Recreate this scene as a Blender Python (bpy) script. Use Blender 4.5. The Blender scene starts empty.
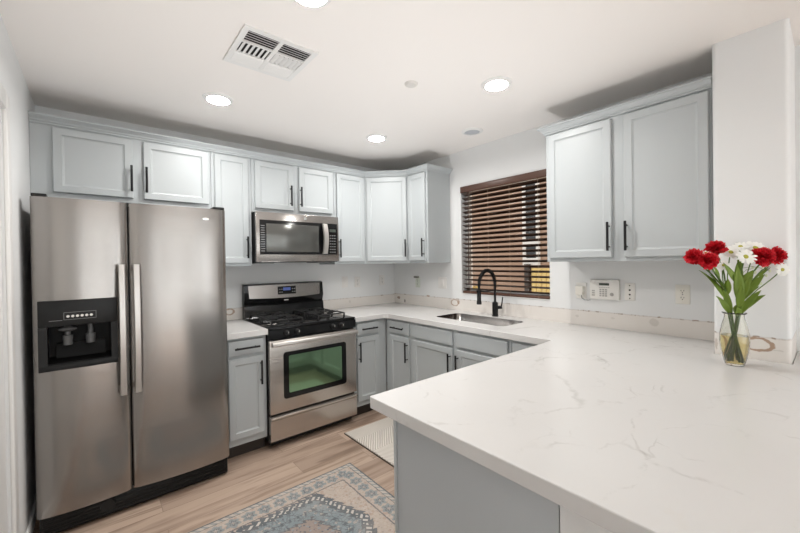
import bpy, bmesh, math, random
from mathutils import Vector, Matrix
S = bpy.context.scene
COL = S.collection
PI = math.pi
rnd = random.Random(7)

# ------------------------------------------------------------------ camera
cam = bpy.data.objects.new('camera', bpy.data.cameras.new('camera'))
COL.objects.link(cam)
cam.data.sensor_width = 36.0
cam.data.lens = 362.634 / 800 * 36.0
cam.data.shift_x = 0.00142
cam.data.shift_y = -0.0031
cam.data.clip_start = 0.02
Rv = Vector((0.7661991, -0.64242626, -0.01508078))
Uv = Vector((0.01608165, -0.00429146, 0.99986147))
Fv = Vector((0.64240199, 0.76633549, -0.00704317))
m = Matrix.Identity(4)
for i in range(3):
    m[i][0], m[i][1], m[i][2] = Rv[i], Uv[i], -Fv[i]
m.translation = (-2.7138, -3.3245, 1.3963)
cam.matrix_world = m
S.camera = cam

# ------------------------------------------------------------------ world, light, exposure
S.view_settings.view_transform = 'Standard'
S.view_settings.look = 'None'
S.view_settings.gamma = 1.0
S.view_settings.exposure = 0.62
S.cycles.max_bounces = 10
S.cycles.diffuse_bounces = 6
S.cycles.glossy_bounces = 5
S.cycles.transmission_bounces = 8
S.cycles.use_denoising = True
S.cycles.sample_clamp_indirect = 6.0
W = bpy.data.worlds.new('sky'); S.world = W; W.use_nodes = True
W.node_tree.nodes['Background'].inputs[0].default_value = (0.86, 0.84, 0.80, 1)
W.node_tree.nodes['Background'].inputs[1].default_value = 1.0
CEIL = 2.4485


def light(name, kind, loc, energy, color=(1, 1, 1), size=0.1, size_y=None, aim=None, spread=None):
    d = bpy.data.lights.new(name, kind)
    d.energy = energy
    d.color = color
    if kind == 'AREA':
        d.shape = 'RECTANGLE' if size_y else 'DISK'
        d.size = size
        if size_y: d.size_y = size_y
        if spread: d.spread = spread
    elif kind == 'SPOT':
        d.shadow_soft_size = size
        d.spot_size = math.radians(spread or 150); d.spot_blend = 0.6
    elif kind == 'SUN':
        d.angle = size
    o = bpy.data.objects.new(name, d)
    COL.objects.link(o)
    o.location = loc
    if aim is not None:
        o.rotation_euler = (Vector(aim) - Vector(loc)).to_track_quat('-Z', 'Y').to_euler()
    return o


CAN_POWER = 6.0
WARM = (1.0, 0.985, 0.96)
# unseen fill areas added behind the camera to act as daylight, and evening sun outside
light('added_fill_front', 'AREA', (-1.55, -7.42, 1.56), 5, (0.90, 0.96, 1.0), 2.3, 1.2, (-1.5, -3.0, 1.2))
light('added_fill_side', 'AREA', (-0.04, -5.3, 1.45), 6, (0.90, 0.96, 1.0), 1.7, 1.3, (-2.5, -4.9, 1.3))  # added fill; the side wall has no opening here
light('sun', 'SUN', (6, -6, 8), 1.6, (1.0, 0.85, 0.62), 0.02, None, None).rotation_euler = (math.radians(50), 0, math.radians(50))

# fill spots added without a known source, bounced off ceiling and dining room walls
light('added_bounce_low', 'SPOT', (-1.35, -1.74, 0.25), 58, (0.94, 0.97, 1.0), 0.25, None, (-1.50, -1.45, 2.4), 112).data.spot_blend = 0.9
light('added_bounce_rear', 'SPOT', (-1.5, -3.9, 1.3), 840, (0.84, 0.93, 1.0), 0.12, None, (-1.5, -7.5, 0.55), 110).data.spot_blend = 1.0
# ------------------------------------------------------------------ material helpers
MATS = {}


def L(r, g=None, b=None):
    return (r, r if g is None else g, r if b is None else b, 1.0)


class NT:
    def __init__(s, name):
        s.m = bpy.data.materials.new(name); s.m.use_nodes = True
        s.t = s.m.node_tree; s.b = s.t.nodes['Principled BSDF']

    def n(s, t, **kw):
        o = s.t.nodes.new('ShaderNode' + t)
        for k, v in kw.items(): setattr(o, k, v)
        return o

    def put(s, sock, v):
        if v is None: return
        if isinstance(v, bpy.types.NodeSocket): s.t.links.new(v, sock)
        elif isinstance(v, (int, float)) and sock.type == 'RGBA': sock.default_value = (v, v, v, 1)
        else: sock.default_value = v

    def math(s, op, a, b=None, c=None, clamp=False):
        o = s.n('Math', operation=op); o.use_clamp = clamp
        s.put(o.inputs[0], a); s.put(o.inputs[1], b); s.put(o.inputs[2], c)
        return o.outputs[0]

    def mix(s, f, a, b, mode='MIX'):
        o = s.n('Mix', data_type='RGBA', blend_type=mode)
        s.put(o.inputs[0], f); s.put(o.inputs[6], a); s.put(o.inputs[7], b)
        return o.outputs[2]

    def pos(s, obj=False):
        if obj: return s.n('TexCoord').outputs['Object']
        return s.n('NewGeometry').outputs['Position']

    def xyz(s, v):
        o = s.n('SeparateXYZ'); s.put(o.inputs[0], v); return o.outputs

    def vec(s, x, y, z):
        o = s.n('CombineXYZ'); s.put(o.inputs[0], x); s.put(o.inputs[1], y); s.put(o.inputs[2], z)
        return o.outputs[0]

    def scale(s, v, sc):
        o = s.n('VectorMath', operation='MULTIPLY'); s.put(o.inputs[0], v); o.inputs[1].default_value = sc
        return o.outputs[0]

    def noise(s, v, scale, detail=3, rough=0.5, dist=0.0):
        o = s.n('TexNoise'); s.put(o.inputs['Vector'], v)
        o.inputs['Scale'].default_value = scale; o.inputs['Detail'].default_value = detail
        o.inputs['Roughness'].default_value = rough; o.inputs['Distortion'].default_value = dist
        return o.outputs['Fac']

    def vor(s, v, scale, feature='F1'):
        o = s.n('TexVoronoi', feature=feature); s.put(o.inputs['Vector'], v); o.inputs['Scale'].default_value = scale
        return o.outputs

    def ramp(s, f, stops, interp='LINEAR'):
        o = s.n('ValToRGB'); s.put(o.inputs[0], f); e = o.color_ramp.elements; o.color_ramp.interpolation = interp
        while len(e) < len(stops): e.new(0.5)
        for i, (p, c) in enumerate(stops):
            e[i].position = p; e[i].color = c if isinstance(c, tuple) else L(c)
        return o.outputs[0]

    def step(s, v, lo, hi):
        o = s.n('MapRange', interpolation_type='SMOOTHSTEP'); s.put(o.inputs[0], v)
        o.inputs[1].default_value = lo; o.inputs[2].default_value = hi
        return o.outputs[0]

    def bump(s, h, strength=0.1, dist=0.01):
        o = s.n('Bump'); o.inputs['Strength'].default_value = strength; o.inputs['Distance'].default_value = dist
        s.put(o.inputs['Height'], h); s.put(s.b.inputs['Normal'], o.outputs[0])

    def set(s, color=None, rough=None, metal=None, **kw):
        s.put(s.b.inputs['Base Color'], color); s.put(s.b.inputs['Roughness'], rough); s.put(s.b.inputs['Metallic'], metal)
        for k, v in kw.items(): s.put(s.b.inputs[k.replace('_', ' ')], v)
        return s.m


def simple(name, color, rough=0.5, metal=0.0, var=0.06, nscale=6.0, **kw):
    t = NT(name)
    f = t.noise(t.pos(True), nscale, 4)
    c = t.mix(f, L(*[v * (1 - var) for v in color[:3]]), L(*[min(1, v * (1 + var)) for v in color[:3]]))
    return t.set(c, rough, metal, **kw)


CAB = simple('pale blue grey cabinet paint', (0.440, 0.465, 0.473), 0.40, var=0.025, nscale=3)
CABP = simple('grey peninsula panel paint', (0.46, 0.485, 0.50), 0.42, var=0.03, nscale=2)
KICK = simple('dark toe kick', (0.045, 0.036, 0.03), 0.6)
BLACK = simple('matt black metal', (0.008, 0.008, 0.0085), 0.42, 0.0, Specular_IOR_Level=0.3)
BLACKG = simple('gloss black enamel', (0.007, 0.007, 0.0075), 0.14, Specular_IOR_Level=0.32)
BLACKP = simple('black plastic', (0.009, 0.009, 0.009), 0.42, Specular_IOR_Level=0.3)
GREYP = simple('grey plastic', (0.17, 0.17, 0.17), 0.4)
WHITE = simple('white trim paint', (0.80, 0.79, 0.77), 0.35, var=0.02)
OFFW = simple('ivory plastic', (0.80, 0.77, 0.70), 0.4, var=0.03)
WPLA = simple('white plastic', (0.80, 0.78, 0.74), 0.4, var=0.03)
PLATE = simple('painted over wall plate', (0.775, 0.755, 0.73), 0.5, var=0.03)
DARKS = simple('dark slot', (0.02, 0.018, 0.016), 0.7)
CHROME = simple('chrome', (0.75, 0.74, 0.72), 0.15, 1.0)
LCD = simple('dim lcd', (0.06, 0.07, 0.06), 0.2)
DEEP = simple('deep black recess', (0.004, 0.004, 0.004), 0.5, Specular_IOR_Level=0.12)
LEVER = simple('dark grey paddle', (0.08, 0.08, 0.08), 0.45)
GRATE = simple('cast iron', (0.02, 0.02, 0.02), 0.55, 0.2)


def steel(name, color, horizontal=True, rough=0.3, metal=1.0):
    t = NT(name)
    p = t.scale(t.pos(True), (2, 2, 220) if horizontal else (220, 220, 2))
    g = t.noise(p, 1.0, 3)
    big = t.noise(t.scale(t.pos(True), (0.5, 0.5, 5.0) if horizontal else (2, 2, 0.5)), 1.5, 1, 0.4, 0.5)
    c = t.mix(g, L(*[v * 0.992 for v in color]), L(*[v * 1.008 for v in color]))
    r = t.math('ADD', t.math('MULTIPLY', g, 0.01), t.math('ADD', t.math('MULTIPLY', big, 0.08), rough - 0.06))
    t.bump(big, 0.07, 0.02)
    return t.set(c, r, metal)


STEEL = steel('brushed stainless steel', (0.325, 0.304, 0.286), rough=0.22, metal=0.88)
STEELR = steel('satin stainless range steel', (0.50, 0.46, 0.425), rough=0.27, metal=0.8)
STEELB = steel('bright stainless handle', (0.50, 0.475, 0.45), False, 0.33, 0.8)
STEELS = steel('sink stainless steel', (0.30, 0.28, 0.265), True, 0.25)

# glass
t = NT('clear glass'); t.set(L(0.96, 0.955, 0.90), 0.0, 0.0, IOR=1.45, Transmission_Weight=1.0); GLASS = t.m
t = NT('thin window pane')
tr = t.n('BsdfTransparent'); gl = t.n('BsdfGlossy'); gl.inputs['Roughness'].default_value = 0.02
fr = t.n('Fresnel'); fr.inputs[0].default_value = 1.45
mx = t.n('MixShader'); t.t.links.new(fr.outputs[0], mx.inputs[0]); t.t.links.new(tr.outputs[0], mx.inputs[1]); t.t.links.new(gl.outputs[0], mx.inputs[2])
t.t.links.new(mx.outputs[0], t.t.nodes['Material Output'].inputs[0]); PANE = t.m
t = NT('tinted oven glass'); t.set(t.mix(t.noise(t.pos(True), 3, 2), L(0.20, 0.34, 0.20), L(0.25, 0.40, 0.25)), 0.07, 0.85, Specular_IOR_Level=0.7); OVENG = t.m
t = NT('dark microwave glass'); t.set(t.mix(t.noise(t.pos(True), 3, 2), L(0.10, 0.10, 0.095), L(0.13, 0.13, 0.12)), 0.16, 0.6); MWG = t.m
t = NT('yellowish water'); t.set(t.mix(t.noise(t.pos(True), 8, 2), L(0.86, 0.72, 0.34), L(0.90, 0.78, 0.42)), 0.0, 0.0, IOR=1.33, Transmission_Weight=1.0); WATER = t.m


def emis(name, color, strength):
    t = NT(name)
    f = t.noise(t.pos(True), 10, 1)
    c = t.mix(f, color, L(*[v * 0.97 for v in color[:3]]))
    t.set(c, 0.5); t.put(t.b.inputs['Emission Color'], c); t.b.inputs['Emission Strength'].default_value = strength
    return t.m


LAMP = emis('lit lamp lens', L(1, 0.96, 0.9), 4.0)
DISP = emis('blue clock display', L(0.08, 0.13, 0.40), 0.10)


def wallmat(name, strip=None, rings=(), blobs=(), axis='y', base=(0.775, 0.780, 0.778), ztop=1.012):
    """painted plaster; where the old splash was taken off, a raw beige band with glue marks"""
    t = NT(name)
    P = t.pos(); x, y, z = t.xyz(P)
    h = x if axis == 'x' else y
    n1 = t.noise(P, 1.6, 4); n2 = t.noise(P, 45, 4, 0.6); n3 = t.noise(P, 170, 2)
    c = t.mix(n1, L(*[v * 0.97 for v in base]), L(*[min(1, v * 1.02) for v in base]))
    if strip:
        edge = t.math('ADD', z, t.math('MULTIPLY', t.math('SUBTRACT', n2, 0.5), 0.012))
        band = t.math('MULTIPLY', t.math('LESS_THAN', edge, ztop), t.math('GREATER_THAN', z, 0.88))
        inx = t.math('MULTIPLY', t.math('GREATER_THAN', h, strip[0]), t.math('LESS_THAN', h, strip[1]))
        band = t.math('MULTIPLY', band, inx)
        bc = t.mix(t.noise(P, 9, 4, 0.6), L(0.72, 0.645, 0.57), L(0.80, 0.745, 0.69))
        c = t.mix(t.math('MULTIPLY', band, 0.65), c, bc)
        # torn brown paper along the top edge of the band
        near = t.math('SUBTRACT', 1.0, t.step(t.math('ABSOLUTE', t.math('SUBTRACT', edge, ztop)), 0.001, 0.006))
        torn = t.math('MULTIPLY', t.step(t.noise(t.vec(h, h, 0.0), 14, 3, 0.7), 0.50, 0.62), near)
        torn = t.math('MULTIPLY', t.math('ADD', torn, t.math('MULTIPLY', near, 0.25), clamp=True), inx)
        c = t.mix(t.math('MULTIPLY', torn, 0.8), c, L(0.26, 0.17, 0.11))
        hw = t.math('ADD', h, t.math('MULTIPLY', t.math('SUBTRACT', n2, 0.5), 0.018))
        zw = t.math('ADD', z, t.math('MULTIPLY', t.math('SUBTRACT', t.noise(t.scale(P, (1, 1, 1.3)), 38, 3), 0.5), 0.018))
        for (h0, z0, a, b, wd, col, op) in rings:
            dx = t.math('DIVIDE', t.math('SUBTRACT', hw, h0), a); dz = t.math('DIVIDE', t.math('SUBTRACT', zw, z0), b)
            r = t.math('SQRT', t.math('ADD', t.math('MULTIPLY', dx, dx), t.math('MULTIPLY', dz, dz)))
            k = t.math('SUBTRACT', 1.0, t.step(t.math('ABSOLUTE', t.math('SUBTRACT', r, 1.0)), wd * 0.7, wd * 1.3))
            c = t.mix(t.math('MULTIPLY', k, op), c, L(*col))
        for (h0, z0, a, b, col, op) in blobs:
            dx = t.math('DIVIDE', t.math('SUBTRACT', hw, h0), a); dz = t.math('DIVIDE', t.math('SUBTRACT', zw, z0), b)
            r = t.math('SQRT', t.math('ADD', t.math('MULTIPLY', dx, dx), t.math('MULTIPLY', dz, dz)))
            k = t.math('SUBTRACT', 1.0, t.step(r, 0.75, 1.1))
            c = t.mix(t.math('MULTIPLY', k, op), c, L(*col))
    t.bump(t.math('ADD', t.math('MULTIPLY', n2, 0.6), t.math('MULTIPLY', n3, 0.4)), 0.06, 0.004)
    return t.set(c, 0.55)


BR = (0.36, 0.22, 0.13); GR = (0.55, 0.51, 0.46)
WALL_BACK = wallmat('plaster with old splash band', (-2.05, 0.05), [(-1.835, 0.985, 0.036, 0.024, 0.22, BR, 0.75)], [(-0.62, 0.975, 0.012, 0.016, GR, 0.5)], 'x')
WALL_RIGHT = wallmat('plaster with torn splash band', (-2.95, 0.05),
                     [(-0.935, 0.982, 0.045, 0.030, 0.14, BR, 0.7)],
                     [(-0.074, 0.976, 0.030, 0.016, (0.30, 0.20, 0.13), 0.8), (-0.185, 0.945, 0.012, 0.022, (0.12, 0.10, 0.09), 0.8),
                      (-0.985, 0.992, 0.016, 0.022, BR, 0.7), (-0.565, 1.025, 0.028, 0.010, BR, 0.75),
                      (-2.60, 0.985, 0.028, 0.026, GR, 0.55), (-2.12, 0.975, 0.012, 0.012, GR, 0.5), (-2.36, 0.985, 0.015, 0.008, GR, 0.4)], 'y', ztop=1.02)
WALL_COL = wallmat('plaster with glue loop', (-3.225, -2.93),
                   [(-3.100, 0.984, 0.050, 0.029, 0.17, BR, 0.85)],
                   [(-2.955, 0.965, 0.006, 0.03, (0.35, 0.28, 0.22), 0.5), (-3.17, 0.965, 0.02, 0.004, GR, 0.5)], 'y', ztop=1.02)
WALL = wallmat('white plaster')
WALL_FAR = wallmat('warm plaster', base=(0.78, 0.765, 0.745))
t = NT('ceiling paint'); P = t.pos()
t.bump(t.noise(P, 60, 4, 0.6), 0.05, 0.004)
CEILM = t.set(t.mix(t.noise(P, 1.2, 3), L(0.87, 0.83, 0.795), L(0.90, 0.86, 0.825)), 0.7)

# oak plank floor
t = NT('oak planks'); P = t.pos()
br = t.n('TexBrick'); t.put(br.inputs['Vector'], P)
br.offset = 0.37; br.inputs['Scale'].default_value = 1.0
br.inputs['Brick Width'].default_value = 1.22; br.inputs['Row Height'].default_value = 0.178
br.inputs['Mortar Size'].default_value = 0.0016; br.inputs['Mortar Smooth'].default_value = 0.3
br.inputs['Bias'].default_value = 0.0
br.inputs['Color1'].default_value = L(0.0); br.inputs['Color2'].default_value = L(1.0); br.inputs['Mortar'].default_value = L(0.5)
pid = br.outputs['Color']
off = t.n('VectorMath', operation='ADD'); t.put(off.inputs[0], P)
t.put(off.inputs[1], t.scale(pid, (7.0, 3.0, 5.0)))
Q = off.outputs[0]
grain = t.noise(t.scale(Q, (1.6, 26, 1)), 1.0, 5, 0.6, 0.6)
streak = t.noise(t.scale(Q, (0.8, 7.5, 1)), 1.0, 3, 0.55, 1.2)
base = t.mix(t.math('ADD', t.math('MULTIPLY', pid, 0.5), t.math('MULTIPLY', streak, 0.5)), L(0.27, 0.19, 0.145), L(0.64, 0.49, 0.385))
c = t.mix(t.math('MULTIPLY', t.step(streak, 0.50, 0.72), 0.85), base, L(0.20, 0.135, 0.10))
c = t.mix(t.math('MULTIPLY', t.step(grain, 0.46, 0.66), 0.6), c, L(0.20, 0.13, 0.09))
c = t.mix(t.math('MULTIPLY', br.outputs['Fac'], 0.6), c, L(0.16, 0.11, 0.085))
t.bump(t.math('SUBTRACT', t.math('MULTIPLY', grain, 0.3), br.outputs['Fac']), 0.12, 0.003)
FLOORM = t.set(c, t.math('ADD', 0.36, t.math('MULTIPLY', grain, 0.12)))

# quartz
t = NT('white quartz'); P = t.pos()
wp = t.n('VectorMath', operation='ADD'); t.put(wp.inputs[0], t.scale(P, (1.0, 1.0, 1.0)))
nz = t.n('TexNoise'); t.put(nz.inputs['Vector'], P); nz.inputs['Scale'].default_value = 2.6; nz.inputs['Detail'].default_value = 5
t.put(wp.inputs[1], t.scale(nz.outputs['Color'], (0.55, 0.55, 0.3)))
v = t.vor(t.scale(wp.outputs[0], (1.35, 2.2, 1.4)), 1.0, 'DISTANCE_TO_EDGE')[0]
vein = t.math('SUBTRACT', 1.0, t.step(v, 0.0, 0.022))
brk = t.step(t.noise(P, 7.5, 5, 0.7), 0.44, 0.62)
fine = t.step(t.noise(wp.outputs[0], 24, 5, 0.7), 0.60, 0.70)
v2 = t.vor(t.scale(wp.outputs[0], (4.5, 6.0, 3)), 1.0, 'DISTANCE_TO_EDGE')[0]
vein2 = t.math('MULTIPLY', t.math('SUBTRACT', 1.0, t.step(v2, 0.0, 0.03)), t.step(t.noise(P, 3.1, 3), 0.50, 0.64))
k = t.math('MULTIPLY', vein, brk)
k = t.math('ADD', t.math('MULTIPLY', k, 0.36), t.math('MULTIPLY', t.math('MULTIPLY', vein2, brk), 0.34), clamp=True)
c = t.mix(t.noise(P, 3.5, 3), L(0.60, 0.588, 0.575), L(0.64, 0.628, 0.615))
c = t.mix(t.math('MULTIPLY', fine, 0.12), c, L(0.62, 0.56, 0.50))
c = t.mix(k, c, L(0.36, 0.34, 0.32))
QUARTZ = t.set(c, 0.22, Specular_IOR_Level=0.28)

# blind wood
t = NT('dark walnut slats'); P = t.pos(True)
BLINDM = t.set(t.mix(t.noise(t.scale(P, (60, 3, 60)), 1.0, 3), L(0.050, 0.022, 0.013), L(0.085, 0.040, 0.025)), 0.33)
BLINDV = simple('walnut valance', (0.105, 0.052, 0.036), 0.35, var=0.12)
CORDM = simple('beige cord', (0.50, 0.38, 0.28), 0.8)


# rugs
def rug_material():
    t = NT('faded oriental rug'); P = t.pos(True)
    a, b = 0.76, 0.515
    x, y, z = t.xyz(P)
    wob = t.math('MULTIPLY', t.math('SUBTRACT', t.noise(P, 70, 2), 0.5), 0.012)
    ax = t.math('ADD', t.math('ABSOLUTE', x), wob); ay = t.math('ADD', t.math('ABSOLUTE', y), wob)
    de = t.math('MINIMUM', t.math('SUBTRACT', a, ax), t.math('SUBTRACT', b, ay))     # distance in from the edge
    # hexagonal medallion, serrated
    saw = t.math('MULTIPLY', t.math('PINGPONG', t.math('ADD', ax, ay), 0.022), 0.9)
    hexd = t.math('MINIMUM', t.math('SUBTRACT', 0.352, ay), t.math('MULTIPLY', t.math('SUBTRACT', 0.55, t.math('ADD', ax, t.math('MULTIPLY', ay, 0.36))), 0.94))
    hexd = t.math('ADD', hexd, saw)

    def band(v, lo, hi):
        return t.math('MULTIPLY', t.math('GREATER_THAN', v, lo), t.math('LESS_THAN', v, hi))
    n = t.noise(P, 22, 5, 0.7); n2 = t.noise(P, 6, 4, 0.6); nf = t.noise(P, 140, 2)
    beige = t.mix(n, L(0.36, 0.295, 0.25), L(0.58, 0.50, 0.435))
    blue = t.mix(n, L(0.13, 0.17, 0.19), L(0.30, 0.35, 0.36))
    dark = L(0.085, 0.095, 0.11); rust = L(0.36, 0.235, 0.18)
    # rosettes evenly spaced in the border, a finer scatter of petals and lattice everywhere
    dx_, dy_ = t.math('SUBTRACT', a, ax), t.math('SUBTRACT', b, ay)
    side = t.math('LESS_THAN', dx_, dy_)
    along = t.math('ADD', t.math('MULTIPLY', side, y), t.math('MULTIPLY', t.math('SUBTRACT', 1.0, side), x))
    sa = t.math('SUBTRACT', t.math('PINGPONG', t.math('ADD', along, 0.03), 0.085), 0.0425)
    db = t.math('SUBTRACT', de, 0.088)
    rr = t.math('SQRT', t.math('ADD', t.math('MULTIPLY', t.math('SUBTRACT', t.math('ABSOLUTE', sa), 0.0425), t.math('SUBTRACT', t.math('ABSOLUTE', sa), 0.0425)), t.math('MULTIPLY', db, db)))
    ang = t.math('ARCTAN2', db, t.math('SUBTRACT', t.math('ABSOLUTE', sa), 0.0425))
    rp = t.math('ADD', rr, t.math('ADD', t.math('MULTIPLY', t.math('COSINE', t.math('MULTIPLY', ang, 6.0)), 0.006), t.math('MULTIPLY', t.math('SUBTRACT', n, 0.5), 0.035)))
    ros = t.math('MULTIPLY', t.math('LESS_THAN', rp, 0.036), t.math('GREATER_THAN', rp, 0.007))
    rosd = t.math('MULTIPLY', t.math('LESS_THAN', rp, 0.020), t.math('GREATER_THAN', rp, 0.013))
    vo2 = t.vor(t.scale(P, (30, 30, 1)), 1.0)
    vo3 = t.vor(t.scale(P, (44, 44, 1)), 1.0, 'DISTANCE_TO_EDGE')
    pet = t.math('LESS_THAN', t.math('ADD', vo2[0], t.math('MULTIPLY', t.math('SUBTRACT', n, 0.5), 0.5)), 0.30)
    pet2 = t.math('LESS_THAN', t.vor(t.scale(P, (47, 47, 1)), 1.0)[0], 0.26)
    lat = t.math('MULTIPLY', t.math('LESS_THAN', vo3[0], 0.075), t.math('GREATER_THAN', n, 0.47))
    c = beige
    c = t.mix(t.math('MULTIPLY', lat, 0.30), c, rust)
    c = t.mix(t.math('MULTIPLY', pet, 0.45), c, rust)
    c = t.mix(t.math('MULTIPLY', ros, 0.85), c, blue)
    c = t.mix(t.math('MULTIPLY', rosd, 0.75), c, dark)
    c = t.mix(t.math('MULTIPLY', pet2, 0.30), c, dark)
    fld = t.math('GREATER_THAN', hexd, 0.0)
    fc = t.mix(t.math('MULTIPLY', pet, 0.65), blue, beige)
    fc = t.mix(t.math('MULTIPLY', lat, 0.5), fc, dark)
    fc = t.mix(t.math('MULTIPLY', pet2, 0.55), fc, dark)
    c = t.mix(fld, c, fc)
    zig = t.mix(t.math('GREATER_THAN', t.math('PINGPONG', t.math('MULTIPLY', t.math('SUBTRACT', ax, ay), 1.0), 0.02), 0.010), dark, L(0.60, 0.55, 0.50))
    c = t.mix(t.math('MULTIPLY', band(hexd, 0.0, 0.06), 0.85), c, t.mix(band(hexd, 0.02, 0.042), dark, zig))
    c = t.mix(t.math('MULTIPLY', band(hexd, 0.115, 0.125), 0.8), c, dark)
    inner = t.math('GREATER_THAN', hexd, 0.17)
    c = t.mix(t.math('MULTIPLY', inner, 0.6), c, t.mix(pet, t.mix(pet2, rust, dark), blue))
    c = t.mix(t.math('MULTIPLY', band(hexd, 0.17, 0.182), 0.8), c, dark)
    # border lines
    c = t.mix(t.math('MULTIPLY', band(de, 0.138, 0.147), 0.8), c, dark)
    c = t.mix(t.math('MULTIPLY', band(de, 0.012, 0.034), 0.75), c, t.mix(t.math('GREATER_THAN', t.math('PINGPONG', t.math('ADD', x, y), 0.02), 0.011), L(0.52, 0.47, 0.41), blue))
    c = t.mix(t.math('MULTIPLY', band(de, 0.034, 0.039), 0.8), c, dark)
    c = t.mix(t.math('LESS_THAN', de, 0.011), c, L(0.10, 0.115, 0.13))
    c = t.mix(t.math('MULTIPLY', t.step(n2, 0.42, 0.7), 0.22), c, L(0.55, 0.48, 0.42))     # worn patches
    c = t.mix(t.math('MULTIPLY', nf, 0.22), c, L(0.30, 0.26, 0.23))
    t.bump(t.math('ADD', nf, n), 0.3, 0.004)
    return t.set(c, 0.95)


t = NT('cream chevron mat'); P = t.pos(True); x, y, z = t.xyz(P)
zz = t.math('PINGPONG', y, 0.22)
st = t.math('PINGPONG', t.math('ADD', t.math('MULTIPLY', zz, 0.75), x), 0.011)
rib = t.step(st, 0.002, 0.009)
t.bump(rib, 0.9, 0.006)
MATM = t.set(t.mix(rib, L(0.56, 0.50, 0.44), t.mix(t.noise(P, 40, 3), L(0.76, 0.71, 0.65), L(0.82, 0.77, 0.71))), 0.95)
MATE = simple('dark mat binding', (0.10, 0.08, 0.065), 0.9)

# plants
def petal_mat(name, c1, c2, sc=60):
    t = NT(name)
    return t.set(t.mix(t.noise(t.pos(True), sc, 3), L(*c1), L(*c2)), 0.55, Subsurface_Weight=0.0)


RED = petal_mat('red carnation petals', (0.52, 0.005, 0.014), (0.80, 0.020, 0.04))
WPET = petal_mat('white daisy petals', (0.82, 0.82, 0.78), (0.90, 0.90, 0.86))
DEYE = petal_mat('green yellow daisy eye', (0.30, 0.33, 0.03), (0.50, 0.44, 0.05), 200)
LEAF = petal_mat('green leaf', (0.085, 0.15, 0.010), (0.19, 0.28, 0.025), 14)
STEM = petal_mat('green stem', (0.06, 0.12, 0.018), (0.11, 0.19, 0.03), 20)
BUD = petal_mat('pale bud', (0.55, 0.62, 0.40), (0.75, 0.78, 0.62), 30)


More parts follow.
